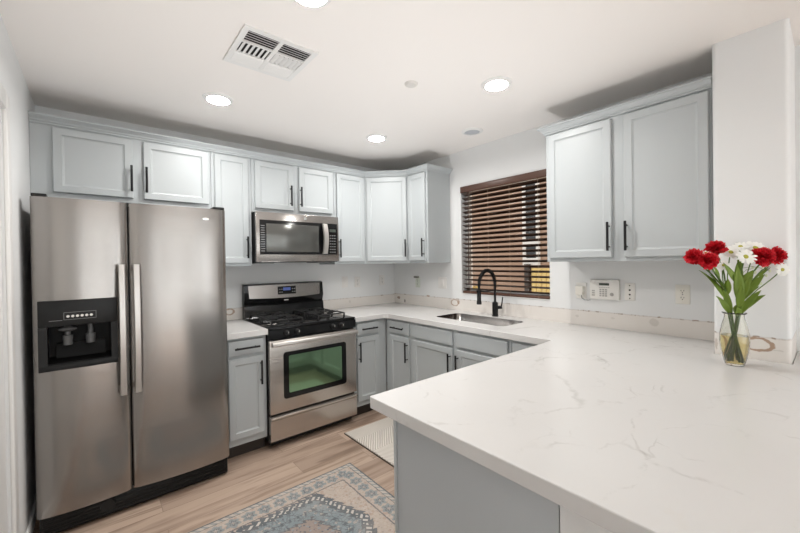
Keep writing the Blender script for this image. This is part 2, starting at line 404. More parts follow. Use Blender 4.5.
# ------------------------------------------------------------------ mesh helpers
class MB:
    def __init__(s): s.bm = bmesh.new()

    def box(s, x0, x1, y0, y1, z0, z1, bev=0.0, seg=2):
        if x0 > x1: x0, x1 = x1, x0
        if y0 > y1: y0, y1 = y1, y0
        if z0 > z1: z0, z1 = z1, z0
        vs = [s.bm.verts.new((x, y, z)) for z in (z0, z1) for x, y in ((x0, y0), (x1, y0), (x1, y1), (x0, y1))]
        f = [(3, 2, 1, 0), (4, 5, 6, 7), (0, 1, 5, 4), (1, 2, 6, 5), (2, 3, 7, 6), (3, 0, 4, 7)]
        fs = [s.bm.faces.new([vs[i] for i in q]) for q in f]
        if bev > 0:
            es = list({e for q in fs for e in q.edges})
            bmesh.ops.bevel(s.bm, geom=es, offset=min(bev, 0.45 * min(x1 - x0, y1 - y0, z1 - z0)), segments=seg, affect='EDGES', profile=0.5)
        return s

    def prism(s, pts, axis, a0, a1, bev=0.0):
        """polygon in the plane normal to axis ('x','y','z'), extruded a0..a1"""
        def P(u, v, w):
            return {'x': (w, u, v), 'y': (u, w, v), 'z': (u, v, w)}[axis]
        A = [s.bm.verts.new(P(u, v, a0)) for u, v in pts]
        B = [s.bm.verts.new(P(u, v, a1)) for u, v in pts]
        n = len(pts)
        fs = [s.bm.faces.new(A), s.bm.faces.new(list(reversed(B)))]
        for i in range(n):
            fs.append(s.bm.faces.new([A[(i + 1) % n], A[i], B[i], B[(i + 1) % n]]))
        if bev > 0:
            es = list({e for q in fs for e in q.edges})
            bmesh.ops.bevel(s.bm, geom=es, offset=bev, segments=2, affect='EDGES', profile=0.5)
        return s

    def tube(s, path, r, seg=10, cap=True):
        path = [Vector(p) for p in path]
        n = len(path)
        rs = r if isinstance(r, (list, tuple)) else [r] * n
        tan = []
        for i in range(n):
            d = path[min(i + 1, n - 1)] - path[max(i - 1, 0)]
            tan.append(d.normalized())
        up = Vector((0, 0, 1)) if abs(tan[0].z) < 0.9 else Vector((1, 0, 0))
        nx = tan[0].cross(up).normalized()
        rings = []
        for i in range(n):
            nx = (nx - tan[i] * nx.dot(tan[i])).normalized()
            ny = tan[i].cross(nx)
            rings.append([s.bm.verts.new(path[i] + (nx * math.cos(2 * PI * k / seg) + ny * math.sin(2 * PI * k / seg)) * rs[i]) for k in range(seg)])
        for i in range(n - 1):
            for k in range(seg):
                s.bm.faces.new([rings[i][k], rings[i][(k + 1) % seg], rings[i + 1][(k + 1) % seg], rings[i + 1][k]])
        if cap:
            s.bm.faces.new(list(reversed(rings[0]))); s.bm.faces.new(rings[-1])
        return s

    def cyl(s, p0, p1, r, seg=20, r2=None):
        return s.tube([p0, p1], [r, r if r2 is None else r2], seg)

    def lathe(s, prof, c=(0, 0, 0), seg=28, axis='z'):
        """profile of (radius, height) turned about an axis through c"""
        rings = []
        for r, h in prof:
            if r < 1e-6:
                p = {'z': (0, 0, h), 'y': (0, h, 0), 'x': (h, 0, 0)}[axis]
                rings.append([s.bm.verts.new(Vector(c) + Vector(p))])
            else:
                q = []
                for k in range(seg):
                    a, b = r * math.cos(2 * PI * k / seg), r * math.sin(2 * PI * k / seg)
                    p = {'z': (a, b, h), 'y': (b, h, a), 'x': (h, a, b)}[axis]
                    q.append(s.bm.verts.new(Vector(c) + Vector(p)))
                rings.append(q)
        for A, B in zip(rings, rings[1:]):
            for k in range(seg):
                a = A[k % len(A)], A[(k + 1) % len(A)]; b = B[k % len(B)], B[(k + 1) % len(B)]
                q = []
                for w in (a[0], a[1], b[1], b[0]):
                    if w not in q: q.append(w)
                if len(q) > 2: s.bm.faces.new(q)
        return s

    def sphere(s, c, r, sc=(1, 1, 1), seg=12):
        prof = [(r * math.sin(PI * i / 8) * 1.0, -r * math.cos(PI * i / 8)) for i in range(9)]
        prof[0] = (0, -r); prof[-1] = (0, r)
        b = len(s.bm.verts); s.bm.verts.ensure_lookup_table()
        s.lathe(prof, (0, 0, 0), seg)
        s.bm.verts.ensure_lookup_table()
        for vv in s.bm.verts[b:]:
            vv.co = Vector((vv.co.x * sc[0], vv.co.y * sc[1], vv.co.z * sc[2])) + Vector(c)
        return s

    def panel_door(s, x0, x1, z0, z1, yb, t=0.019, frame=0.042, flat=False):
        """a framed door: square outer frame, small bevel, recessed flat panel; front faces -y"""
        yf = yb - t
        loops = [(0, yb), (0, yf + 0.004), (0.004, yf)]
        if not flat:
            loops += [(frame, yf), (frame + 0.004, yf + 0.006), (frame + 0.012, yf + 0.009)]
        rings = []
        for ins, y in loops:
            rings.append([s.bm.verts.new((x, y, z)) for x, z in ((x0 + ins, z0 + ins), (x1 - ins, z0 + ins), (x1 - ins, z1 - ins), (x0 + ins, z1 - ins))])
        s.bm.faces.new(rings[0])
        for A, B in zip(rings, rings[1:]):
            for k in range(4):
                s.bm.faces.new([A[k], A[(k + 1) % 4], B[(k + 1) % 4], B[k]])
        s.bm.faces.new(rings[-1])
        return s

    def build(s, name, mat, parent=None, smooth=True, angle=35):
        bmesh.ops.recalc_face_normals(s.bm, faces=s.bm.faces)
        me = bpy.data.meshes.new(name)
        s.bm.to_mesh(me); s.bm.free()
        mats = mat if isinstance(mat, (list, tuple)) else [mat]
        for q in mats: me.materials.append(q)
        if smooth:
            me.polygons.foreach_set('use_smooth', [True] * len(me.polygons))
            me.set_sharp_from_angle(angle=math.radians(angle))
        o = bpy.data.objects.new(name, me)
        COL.objects.link(o)
        if parent is not None: o.parent = parent
        return o


def tag(o, label=None, cat=None, group=None, kind=None):
    if label: o['label'] = label
    if cat: o['category'] = cat
    if group: o['group'] = group
    if kind: o['kind'] = kind
    return o


def thing(name, label, cat, loc=(0, 0, 0), rz=0.0, group=None):
    o = bpy.data.objects.new(name, None)
    o.empty_display_size = 0.1
    COL.objects.link(o)
    o.location = loc; o.rotation_euler = (0, 0, rz)
    return tag(o, label, cat, group)


def struct(o):
    o['kind'] = 'structure'; return o


R90 = -PI / 2      # units on the sink wall: local +x runs along world -y, front faces world -x

# ------------------------------------------------------------------ the setting
XL = -2.997
YF = -7.5
WY0, WY1, WZ0, WZ1 = -1.915, -1.03, 1.075, 2.103
struct(MB().box(XL - 0.15, 0.15, YF - 0.15, 0.15, -0.1, 0.0).build('floor', FLOORM, smooth=False))
struct(MB().box(XL - 0.15, 0.15, YF - 0.15, 0.15, CEIL, CEIL + 0.12).build('ceiling', CEILM, smooth=False))
struct(MB().box(XL - 0.12, 0.12, 0.0, 0.12, 0, CEIL).build('wall_back', WALL_BACK, smooth=False))
w = MB()
w.box(0, 0.12, YF, WY0, 0, CEIL); w.box(0, 0.12, WY1, 0.0, 0, CEIL)
w.box(0, 0.12, WY0, WY1, 0, WZ0); w.box(0, 0.12, WY0, WY1, WZ1, CEIL)
struct(w.build('wall_right', WALL_RIGHT, smooth=False))
DY0, DY1, DZ = -1.94, -1.13, 2.05
w = MB()
w.box(XL - 0.12, XL, DY1, 0.0, 0, CEIL); w.box(XL - 0.12, XL, YF, DY0, 0, CEIL); w.box(XL - 0.12, XL, DY0, DY1, DZ, CEIL)
struct(w.build('wall_left', WALL, smooth=False))
w = MB()
w.box(XL, -2.75, YF - 0.12, YF, 0, CEIL); w.box(-0.35, 0.0, YF - 0.12, YF, 0, CEIL); w.box(-2.75, -0.35, YF - 0.12, YF, 2.20, CEIL); w.box(-2.75, -0.35, YF - 0.12, YF, 0, 0.92)
struct(w.build('wall_front', WALL_FAR, smooth=False))
# wall stub that ends the right wall cabinet, with rounded corners
w = MB()
pts = []
for (cx, cy, a0) in ((-0.33, -2.965, 90), (-0.33, -3.19, 180)):
    for k in range(6):
        a = math.radians(a0 + 18 * k)
        pts.append((cx + 0.02 * math.cos(a), cy + 0.02 * math.sin(a)))
pts += [(0.0, -3.21), (0.0, -2.945)]
w.prism(pts, 'z', 0, CEIL)
struct(w.build('wall_stub', WALL_COL))
# low wall behind the peninsula cabinets
struct(MB().box(-1.885, -0.352, -3.045, -2.912, 0, 0.871).build('wall_peninsula', WALL, smooth=False))

# window over the sink
f = MB()
x0, x1 = 0.075, 0.115
f.box(x0, x1, WY0, WY0 + 0.04, WZ0, WZ1); f.box(x0, x1, WY1 - 0.04, WY1, WZ0, WZ1)
f.box(x0, x1, WY0, WY1, WZ0, WZ0 + 0.04); f.box(x0, x1, WY0, WY1, WZ1 - 0.04, WZ1)
win = struct(f.build('window_1', WHITE, smooth=False))
MB().box(0.093, 0.098, WY0 + 0.03, WY1 - 0.03, WZ0 + 0.03, WZ1 - 0.03).build('pane', PANE, win, smooth=False)
MB().box(-0.006, 0.075, WY0 + 0.0005, WY1 - 0.0005, WZ0 + 0.0005, WZ0 + 0.006, 0.002).build('sill', WHITE, win)

# white interior door and casing on the left wall (only its edge shows)
c = MB()
c.box(XL, XL + 0.014, DY1, DY1 + 0.075, 0, DZ + 0.075, 0.004); c.box(XL, XL + 0.014, DY0 - 0.075, DY0, 0, DZ + 0.075, 0.004)
c.box(XL, XL + 0.014, DY0, DY1, DZ, DZ + 0.075, 0.004)
struct(c.build('trim_1', WHITE))
d = MB()
d.box(XL - 0.045, XL - 0.01, DY0 + 0.004, DY1 - 0.004, 0.008, DZ - 0.004, 0.002)
dr = struct(d.build('door_1', WHITE))
MB().lathe([(0, 0), (0.02, 0), (0.011, 0.012), (0.011, 0.03), (0.026, 0.042), (0.026, 0.052), (0, 0.062)], (XL - 0.01, DY0 + 0.07, 0.95), 20, 'x').build('door_knob', CHROME, dr)
b = MB(); b.box(XL, XL + 0.012, DY1 + 0.076, -0.02, 0, 0.085, 0.003); b.box(XL, XL + 0.012, YF, DY0 - 0.076, 0, 0.085, 0.003)
struct(b.build('baseboard_left', WHITE))
# wide window added in the front wall (behind the camera) for the fill light
f = MB()
for xx in (-2.75, -1.58, -0.41): f.box(xx, xx + 0.06, YF - 0.1, YF - 0.04, 0.92, 2.20)
f.box(-2.75, -0.35, YF - 0.1, YF - 0.04, 0.92, 0.98); f.box(-2.75, -0.35, YF - 0.1, YF - 0.04, 2.14, 2.20)
pd = struct(f.build('window_added', WHITE, smooth=False))
MB().box(-2.72, -0.38, YF - 0.075, YF - 0.068, 0.95, 2.17).build('pane', PANE, pd, smooth=False)

# ------------------------------------------------------------------ cabinets
def bar_handle(parent, x, z, length, yb, vertical=True, name='handle'):
    h = MB()
    yo = yb - 0.032
    if vertical:
        h.cyl((x, yo, z - length / 2), (x, yo, z + length / 2), 0.0072, 10)
        for s in (-1, 1): h.cyl((x, yb, z + s * length * 0.36), (x, yo, z + s * length * 0.36), 0.0045, 8)
    else:
        h.cyl((x - length / 2, yo, z), (x + length / 2, yo, z), 0.0072, 10)
        for s in (-1, 1): h.cyl((x + s * length * 0.36, yb, z), (x + s * length * 0.36, yo, z), 0.0045, 8)
    o = h.build(name, BLACK, parent)
    o['label'] = 'black bar handle'
    return o


def cabinet(name, label, cat, loc, w, h, d, rz=0.0, doors=(), drawers=(), kick=0.0, group=None, body=None):
    """local frame: x 0..w, z 0..h, back at y=0, face at y=-d; doors: (x0,x1,z0,z1,handle(x,z) or None)"""
    r = thing(name, label, cat, loc, rz, group)
    b = MB()
    if body: body(b)
    else: b.box(0, w, -d, -0.002, kick, h, 0.0015, 1)
    b.build('body', CAB, r)
    if kick:
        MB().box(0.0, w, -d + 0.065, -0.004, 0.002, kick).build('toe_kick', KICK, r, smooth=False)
    for (a0, a1, z0, z1, hd) in doors:
        dd = MB().panel_door(a0, a1, z0, z1, -d - 0.0008, 0.02).build('door', CAB, r, angle=20)
        if hd: bar_handle(dd, hd[0], hd[1], 0.172, -d - 0.0208)
    for (a0, a1, z0, z1, hl) in drawers:
        dd = MB().panel_door(a0, a1, z0, z1, -d - 0.0008, 0.02, flat=True).build('drawer', CAB, r, angle=20)
        if hl: bar_handle(dd, (a0 + a1) / 2, (z0 + z1) / 2, hl, -d - 0.0208, False)
    return r


UB, UT, UD = 1.378, 2.262, 0.311     # wall cabinets: underside, top, depth
ZB, ZT = 1.402 - UB, 2.236 - UB
# over the refrigerator
X0 = -2.9965
cabinet('wall_cabinet', 'wide two-door grey wall cabinet above the refrigerator', 'cabinet', (X0, 0, 1.815), 0.9635, UT - 1.815, UD,
        doors=[(0.0975, 0.4875, 0.030, 2.236 - 1.815, (0.4785, 1.972 - 1.815)), (0.5465, 0.9465, 0.030, 2.236 - 1.815, (0.5605, 1.972 - 1.815))])
cabinet('wall_cabinet', 'narrow tall grey wall cabinet between refrigerator and microwave', 'cabinet', (-2.031, 0, UB), 0.294, UT - UB, UD,
        doors=[(0.022, 0.269, ZB, ZT, (0.249, 1.526 - UB))])
cabinet('wall_cabinet', 'short two-door grey wall cabinet directly above the microwave', 'cabinet', (-1.735, 0, 1.818), 0.756, UT - 1.818, UD,
        doors=[(0.025, 0.350, 0.030, 2.236 - 1.818, (0.322, 1.972 - 1.818)), (0.405, 0.732, 0.030, 2.236 - 1.818, (0.413, 1.972 - 1.818))])
cabinet('wall_cabinet', 'narrow grey wall cabinet just right of the microwave', 'cabinet', (-0.977, 0, UB), 0.355, UT - UB, UD,
        doors=[(0.024, 0.331, ZB, ZT, (0.018 + 0.02, 1.528 - UB))])
# diagonal corner cabinet
r = thing('wall_cabinet', 'grey corner wall cabinet with a diagonal door', 'cabinet', (0, 0, UB))
A = 0.620
b = MB().prism([(-0.002, -0.002), (-A, -0.002), (-A, -UD), (-UD, -A), (-0.002, -A)], 'z', 0, UT - UB)
b.build('body', CAB, r)
dl = math.hypot(A - UD, A - UD)
dd = MB().panel_door(0.018, dl - 0.018, ZB, ZT, -0.0008, 0.02).build('door', CAB, r, angle=20)
dd.location = (-A, -UD, 0); dd.rotation_euler = (0, 0, -PI / 4)
hh = bar_handle(dd, dl - 0.034, 1.528 - UB, 0.172, -0.0208)
cabinet('wall_cabinet', 'slim grey end wall cabinet left of the window', 'cabinet', (0, -0.622, UB), 0.270, UT - UB, UD, R90,
        doors=[(0.014, 0.250, ZB, ZT, (0.236, 1.526 - UB))])
cabinet('wall_cabinet', 'large two-door grey wall cabinet right of the window', 'cabinet', (0, -2.060, UB), 0.880, UT - UB, UD, R90,
        doors=[(0.024, 0.416, ZB, ZT, (0.404, 1.528 - UB)), (0.484, 0.868, ZB, ZT, (0.499, 1.526 - UB))])

# crown mouldings
def crown(path, name, label, outs):
    """profile swept along a plan path; outs = outward unit offsets at each path point"""
    prof = [(0.0, -0.014), (0.007, -0.014), (0.009, -0.004), (0.015, -0.001), (0.018, 0.008), (0.030, 0.018), (0.034, 0.023), (0.041, 0.025), (0.043, 0.034), (0.0, 0.034)]
    m = MB(); rings = []
    for (px, py), (ox, oy) in zip(path, outs):
        rings.append([m.bm.verts.new((px + ox * o, py + oy * o, UT + z)) for o, z in prof])
    n = len(prof)
    for A_, B_ in zip(rings, rings[1:]):
        for k in range(n): m.bm.faces.new([A_[k], A_[(k + 1) % n], B_[(k + 1) % n], B_[k]])
    m.bm.faces.new(rings[0]); m.bm.faces.new(list(reversed(rings[-1])))
    return tag(m.build(name, CAB, angle=15), label, 'moulding')


u = UD + 0.0015; tq = math.tan(PI / 8)
E_ = 0.893
crown([(XL + 0.001, -u), (-A, -u), (-u, -A), (-u, -E_), (-0.003, -E_)], 'crown_moulding',
      'stepped grey crown moulding running along the refrigerator wall cabinets to the window',
      [(0, -1), (-tq, -1), (-1, -tq), (-1, -1), (0, -1)])
crown([(-0.003, -2.0585), (-u, -2.0585), (-u, -2.942)], 'crown_moulding',
      'grey crown moulding on top of the cabinet right of the window', [(0, 1), (-1, 1), (-1, 0)])

# base cabinets
BH = 0.870
BD = 0.610
cabinet('base_cabinet', 'narrow grey base cabinet between refrigerator and range', 'cabinet', (-2.040, 0, 0), 0.294, BH, BD, kick=0.105,
        doors=[(0.026, 0.272, 0.155, 0.722, (0.246, 0.606))], drawers=[(0.026, 0.272, 0.745, 0.852, 0.172)])
cabinet('base_cabinet', 'narrow grey base cabinet just right of the range', 'cabinet', (-0.975, 0, 0), 0.363, BH, BD, kick=0.105,
        doors=[(0.030, 0.266, 0.155, 0.722, (0.042, 0.600))], drawers=[(0.030, 0.266, 0.745, 0.852, 0.165)])
cabinet('base_cabinet', 'narrow grey base cabinet in the corner left of the sink cabinet', 'cabinet', (0, -0.615, 0), 0.361, BH, BD, R90, kick=0.105,
        doors=[(0.072, 0.340, 0.155, 0.722, (0.326, 0.600))], drawers=[(0.072, 0.340, 0.745, 0.852, 0.165)])


def sink_body(b):          # open box so the basin hangs inside it
    d, w, h, k = BD, 0.984, BH, 0.105
    b.box(0, 0.018, -d, -0.002, k, h); b.box(w - 0.018, w, -d, -0.002, k, h); b.box(0.018, w - 0.018, -d, -0.002, k, k + 0.018)
    b.box(0.018, w - 0.018, -d, -d + 0.018, k + 0.018, h)


cabinet('base_cabinet', 'wide grey two-door sink base cabinet with false drawer fronts', 'cabinet', (0, -0.977, 0), 0.984, BH, BD, R90, kick=0.105, body=sink_body,
        doors=[(0.028, 0.478, 0.155, 0.722, (0.462, 0.600)), (0.524, 0.966, 0.155, 0.722, (0.541, 0.600))],
        drawers=[(0.028, 0.478, 0.745, 0.852, None), (0.524, 0.966, 0.745, 0.852, None)])
cabinet('base_cabinet', 'grey base cabinet right of the sink cabinet, mostly behind the peninsula', 'cabinet', (0, -1.963, 0), 0.332, BH, BD, R90, kick=0.105,
        doors=[(0.022, 0.300, 0.155, 0.722, None)], drawers=[(0.022, 0.300, 0.745, 0.852, None)])
r = thing('peninsula_cabinet', 'grey peninsula base cabinet with plain end panel under the big counter', 'cabinet', (-1.885, -2.297, 0))
MB().box(0.021, 1.884, -0.612, -0.006, 0.105, BH, 0.001, 1).build('body', CAB, r)
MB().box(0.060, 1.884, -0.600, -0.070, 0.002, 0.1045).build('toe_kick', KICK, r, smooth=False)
MB().box(0.0, 0.020, -0.612, -0.014, 0.001, BH, 0.002).build('end_panel', CABP, r)
MB().box(-0.006, 0.0205, -0.0135, 0.0, 0.105, BH - 0.002, 0.002).build('edge_stile', CAB, r)
for k in range(3):
    a = 0.05 + k * 0.40
    dd = MB().panel_door(-a - 0.37, -a, 0.155, 0.722, -0.0005, 0.02).build('door', CAB, r, angle=20)
    dd.location = (0, -0.006, 0); dd.rotation_euler = (0, 0, PI)
    bar_handle(dd, -a - 0.04, 0.60, 0.172, -0.0205)

# ------------------------------------------------------------------ worktops
def slab(cells, name, label, round_at=(), z0=0.872, z1=0.914):
    xs = sorted({c for q in cells for c in q[:2]}); ys = sorted({c for q in cells for c in q[2:]})
    m = MB(); V = {}

    def vert(x, y):
        if (x, y) not in V: V[(x, y)] = m.bm.verts.new((x, y, z1))
        return V[(x, y)]
    fs = []
    for i in range(len(xs) - 1):
        for j in range(len(ys) - 1):
            mx_, my_ = (xs[i] + xs[i + 1]) / 2, (ys[j] + ys[j + 1]) / 2
            if any(a < mx_ < b and c < my_ < d for a, b, c, d in cells):
                fs.append(m.bm.faces.new([vert(xs[i], ys[j]), vert(xs[i + 1], ys[j]), vert(xs[i + 1], ys[j + 1]), vert(xs[i], ys[j + 1])]))
    ext = bmesh.ops.extrude_face_region(m.bm, geom=fs)
    for e in ext['geom']:
        if isinstance(e, bmesh.types.BMVert): e.co.z = z0
    m.bm.normal_update()
    bmesh.ops.recalc_face_normals(m.bm, faces=m.bm.faces)
    for (px, py, rad) in round_at:
        es = [e for e in m.bm.edges if all(abs(v.co.x - px) < 1e-5 and abs(v.co.y - py) < 1e-5 for v in e.verts)]
        if es: bmesh.ops.bevel(m.bm, geom=es, offset=rad, segments=6, affect='EDGES', profile=0.5)
    es = [e for e in m.bm.edges if len(e.link_faces) == 2 and e.calc_face_angle(0) > 0.6 and abs(e.verts[0].co.z - e.verts[1].co.z) < 1e-5]
    bmesh.ops.bevel(m.bm, geom=es, offset=0.003, segments=2, affect='EDGES', profile=0.5)
    return tag(m.build(name, QUARTZ, smooth=False), label, 'worktop')


SX0, SX1, SY0, SY1 = -0.462, -0.150, -1.795, -1.100
slab([(-2.036, -1.7445, -0.655, -0.002)], 'worktop', 'small white quartz worktop piece between refrigerator and range')
slab([(-0.977, -0.002, -0.655, -0.002), (-0.640, -0.002, SY1, -0.655), (-0.640, SX0, SY0, SY1), (SX1, -0.002, SY0, SY1),
      (-0.640, -0.002, -2.255, SY0), (-1.966, -0.352, -3.50, -2.255), (-0.352, -0.002, -2.943, -2.255), (-0.352, -0.002, -3.50, -3.212)],
     'worktop', 'large white veined quartz worktop with the sink and the wide peninsula',
     [(SX0, SY0, 0.05), (SX0, SY1, 0.05), (SX1, SY0, 0.05), (SX1, SY1, 0.05), (-0.640, -0.655, 0.05), (-1.966, -2.255, 0.008)])

# sink
r = thing('sink', 'undermount stainless sink set in the worktop under the window', 'sink', (0, 0, 0.66))
m = MB()
o_ = 0.004
def rrect(x0, x1, y0, y1, rad, n=6):
    P_ = []
    for cx, cy, a0 in ((x1 - rad, y1 - rad, 0), (x0 + rad, y1 - rad, 90), (x0 + rad, y0 + rad, 180), (x1 - rad, y0 + rad, 270)):
        for k in range(n + 1):
            a = math.radians(a0 + 90 * k / n); P_.append((cx + rad * math.cos(a), cy + rad * math.sin(a)))
    return P_
loops = [(0.0016, 0.2525, 0.0495), (0.006, 0.03, 0.05), (0.012, 0.008, 0.05), (0.030, 0.002, 0.045)]
rings = []
for ins, z, rad in loops:
    rings.append([m.bm.verts.new((x, y, z)) for x, y in rrect(SX0 + ins, SX1 - ins, SY0 + ins, SY1 - ins, rad)])
n = len(rings[0])
for A_, B_ in zip(rings, rings[1:]):
    for k in range(n): m.bm.faces.new([A_[k], A_[(k + 1) % n], B_[(k + 1) % n], B_[k]])
m.bm.faces.new(rings[-1])
bmesh.ops.recalc_face_normals(m.bm, faces=m.bm.faces)
bas = m.build('basin', STEELS, r)
md = bas.modifiers.new('sheet', 'SOLIDIFY'); md.thickness = 0.0012; md.offset = 0
MB().lathe([(0, 0.004), (0.03, 0.004), (0.036, 0.006), (0.042, 0.004), (0.042, 0.0015), (0, 0.0015)], (-0.30, -1.45, 0.002), 24).build('drain', CHROME, r)

# faucet
FX, FY = -0.085, -1.467
r = thing('kitchen_faucet', 'matt black spring-neck pull-down faucet behind the sink', 'faucet', (FX, FY, 0.9145))
MB().lathe([(0, 0), (0.028, 0), (0.028, 0.006), (0.0245, 0.010), (0.0245, 0.115), (0.017, 0.122), (0.0135, 0.124), (0, 0.124)], (0, 0, 0), 24).build('base', BLACK, r)
def arch(t): # riser then half circle over to the spray head
    R_ = 0.124
    return (-R_ + R_ * math.cos(t), -0.012 * (1 - math.cos(t)) , 0.272 + R_ * math.sin(t))
path = [(0, 0, 0.12), (0, 0, 0.18), (0, 0, 0.24)] + [arch(PI * k / 16) for k in range(17)] + [(-0.249, -0.024, 0.255), (-0.250, -0.024, 0.235)]
MB().tube(path, 0.0095, 12).build('neck', BLACK, r)
coil = []
pv = [Vector(p) for p in path[2:20]]
N = 320
for k in range(N):
    s_ = k / (N - 1) * (len(pv) - 1.001); i = int(s_); f_ = s_ - i
    c_ = pv[i].lerp(pv[i + 1], f_); tg = (pv[i + 1] - pv[i]).normalized()
    a_ = Vector((0, 1, 0)); a_ = (a_ - tg * a_.dot(tg)).normalized(); b_ = tg.cross(a_)
    th = k * 2 * PI / 10
    coil.append(c_ + (a_ * math.cos(th) + b_ * math.sin(th)) * 0.0140)
MB().tube(coil, 0.0028, 5).build('spring', BLACK, r)
MB().lathe([(0, 0), (0.019, 0), (0.020, 0.02), (0.0165, 0.03), (0.0165, 0.105), (0.012, 0.115), (0, 0.115)], (-0.250, -0.024, 0.125), 20).build('spray_head', BLACK, r)
MB().tube([(0, 0, 0.232), (-0.03, -0.004, 0.224), (-0.08, -0.012, 0.222), (-0.16, -0.02, 0.222), (-0.237, -0.023, 0.232)], 0.0055, 10).lathe([(0.0178, 0), (0.022, 0), (0.022, 0.014), (0.0178, 0.014), (0.0178, 0)], (-0.250, -0.024, 0.224), 20).build('holder_arm', BLACK, r)
hd = MB().cyl((0.012, -0.016, 0.075), (0.034, -0.046, 0.078), 0.0145, 14)
hd.tube([(0.030, -0.040, 0.078), (0.033, -0.046, 0.11), (0.036, -0.052, 0.165)], [0.007, 0.0055, 0.0045], 10)
hd.build('handle_lever', BLACK, r)

# ------------------------------------------------------------------ window blind
r = thing('window_blind', 'dark walnut horizontal slat blind over the sink window', 'blind', (0.0, 0, WZ0))
HB = WZ1 - WZ0
ya, yb_ = WY0 + 0.008, WY1 - 0.008
MB().box(-0.012, 0.002, WY0 + 0.003, WY1 - 0.003, HB - 0.060, HB - 0.002, 0.003).build('valance', BLINDV, r)
MB().box(0.006, 0.058, ya, yb_, HB - 0.045, HB - 0.003, 0.002).build('headrail', BLINDM, r)
sl = MB()
NS = 22
zlo, zhi = 0.052, HB - 0.075
for k in range(NS):
    z = zlo + (zhi - zlo) * k / (NS - 1)
    # slightly crowned slat, a little tilted
    pr_ = []
    for i in range(7):
        q = -0.025 + 0.05 * i / 6
        pr_.append((0.031 + q, z + 0.0022 * (1 - (q / 0.025) ** 2) - q * 0.35))
    pts = [(a, b) for a, b in pr_] + [(a, b - 0.0028) for a, b in reversed(pr_)]
    sl.prism(pts, 'y', ya, yb_)
sl.build('slats', BLINDM, r)
MB().box(0.004, 0.056, ya, yb_, 0.0065, 0.030, 0.004).build('bottom_rail', BLINDV, r)
for yy in (WY1 - 0.10, WY1 - 0.31, WY1 - 0.53, WY1 - 0.79):
    q = MB()
    for xx in (0.0045, 0.0585): q.cyl((xx, yy, 0.010), (xx, yy, HB - 0.045), 0.0011, 6)
    q.build('ladder_cord', CORDM, r)
MB().tube([(-0.006, WY1 - 0.095, HB - 0.06), (-0.010, WY1 - 0.095, 0.55), (-0.010, WY1 - 0.095, 0.09)], 0.004, 8).build('tilt_wand', BLINDM, r)

# ------------------------------------------------------------------ refrigerator
FXL, FW = -2.959, 0.911
r = thing('refrigerator', 'tall side-by-side stainless refrigerator with ice dispenser at far left', 'refrigerator', (FXL, 0, 0))
MB().box(0.012, FW - 0.012, -0.690, -0.03, 0.012, 1.742, 0.004).build('cabinet_body', BLACKP, r)
def bowed_door(x0, x1, z0, z1, hole=None):
    """door with a gently bowed front; hole = dispenser opening (x0,x1,z0,z1)"""
    m = MB(); N = 14
    yb, yf = -0.697, -0.752
    def fy(x):
        q = (x - x0) / (x1 - x0); e = min(q, 1 - q)
        edge = 0.010 * (1 - min(1, e / 0.05)) ** 2
        return yf - 0.024 * math.sin(PI * q) ** 0.8 + edge
    xs = [x0 + (x1 - x0) * (0.5 - 0.5 * math.cos(PI * i / N)) for i in range(N + 1)]
    zs = [z0, z1]
    if hole: 
        xs = sorted(set(xs + [hole[0], hole[1]])); zs = [z0, hole[2], hole[3], z1]
    F_ = {}
    for i, x in enumerate(xs):
        for j, z in enumerate(zs): F_[i, j] = m.bm.verts.new((x, fy(x), z))
    B_ = {}
    for i, x in enumerate(xs):
        for j, z in enumerate(zs): B_[i, j] = m.bm.verts.new((x, yb, z))
    nx, nz = len(xs) - 1, len(zs) - 1
    def inh(i, j):
        if not hole: return False
        return hole[0] < (xs[i] + xs[i + 1]) / 2 < hole[1] and hole[2] < (zs[j] + zs[j + 1]) / 2 < hole[3]
    for i in range(nx):
        for j in range(nz):
            if not inh(i, j):
                m.bm.faces.new([F_[i, j], F_[i + 1, j], F_[i + 1, j + 1], F_[i, j + 1]])
                m.bm.faces.new([B_[i, j], B_[i, j + 1], B_[i + 1, j + 1], B_[i + 1, j]])
                for (a, b, di, dj) in (((i, j), (i + 1, j), 0, -1), ((i, j + 1), (i + 1, j + 1), 0, 1), ((i, j), (i, j + 1), -1, 0), ((i + 1, j), (i + 1, j + 1), 1, 0)):
                    ii, jj = i + di, j + dj
                    if not (0 <= ii < nx and 0 <= jj < nz) or inh(ii, jj):
                        m.bm.faces.new([F_[a], F_[b], B_[b], B_[a]])
    return m
DH = (0.020, 0.336, 0.862, 1.222)
dl_ = bowed_door(0.0, 0.3895, 0.120, 1.752, DH).build('freezer_door', STEEL, r, angle=30)
dr_ = bowed_door(0.3975, FW, 0.120, 1.752).build('fridge_door', STEEL, r, angle=30)


def fridge_handle(x, door):
    m = MB()
    pts = []
    for k in range(13):
        z = 0.678 + (1.403 - 0.678) * k / 12
        q = k / 12
        pts.append((z, -0.800 - 0.022 * math.sin(PI * q)))
    A_ = []
    for z, y in pts:
        A_.append([m.bm.verts.new(v) for v in ((x - 0.016, y + 0.006, z), (x - 0.012, y - 0.006, z), (x + 0.012, y - 0.006, z), (x + 0.016, y + 0.006, z))])
    for P_, Q_ in zip(A_, A_[1:]):
        for k in range(4): m.bm.faces.new([P_[k], P_[(k + 1) % 4], Q_[(k + 1) % 4], Q_[k]])
    m.bm.faces.new(A_[0]); m.bm.faces.new(list(reversed(A_[-1])))
    for z in (0.70, 1.38): m.box(x - 0.010, x + 0.010, -0.799, -0.757, z - 0.016, z + 0.016, 0.003)
    o = m.build('handle', STEELB, door, angle=30); o['label'] = 'vertical bowed stainless handle'


fridge_handle(0.358, dl_); fridge_handle(0.4245, dr_)
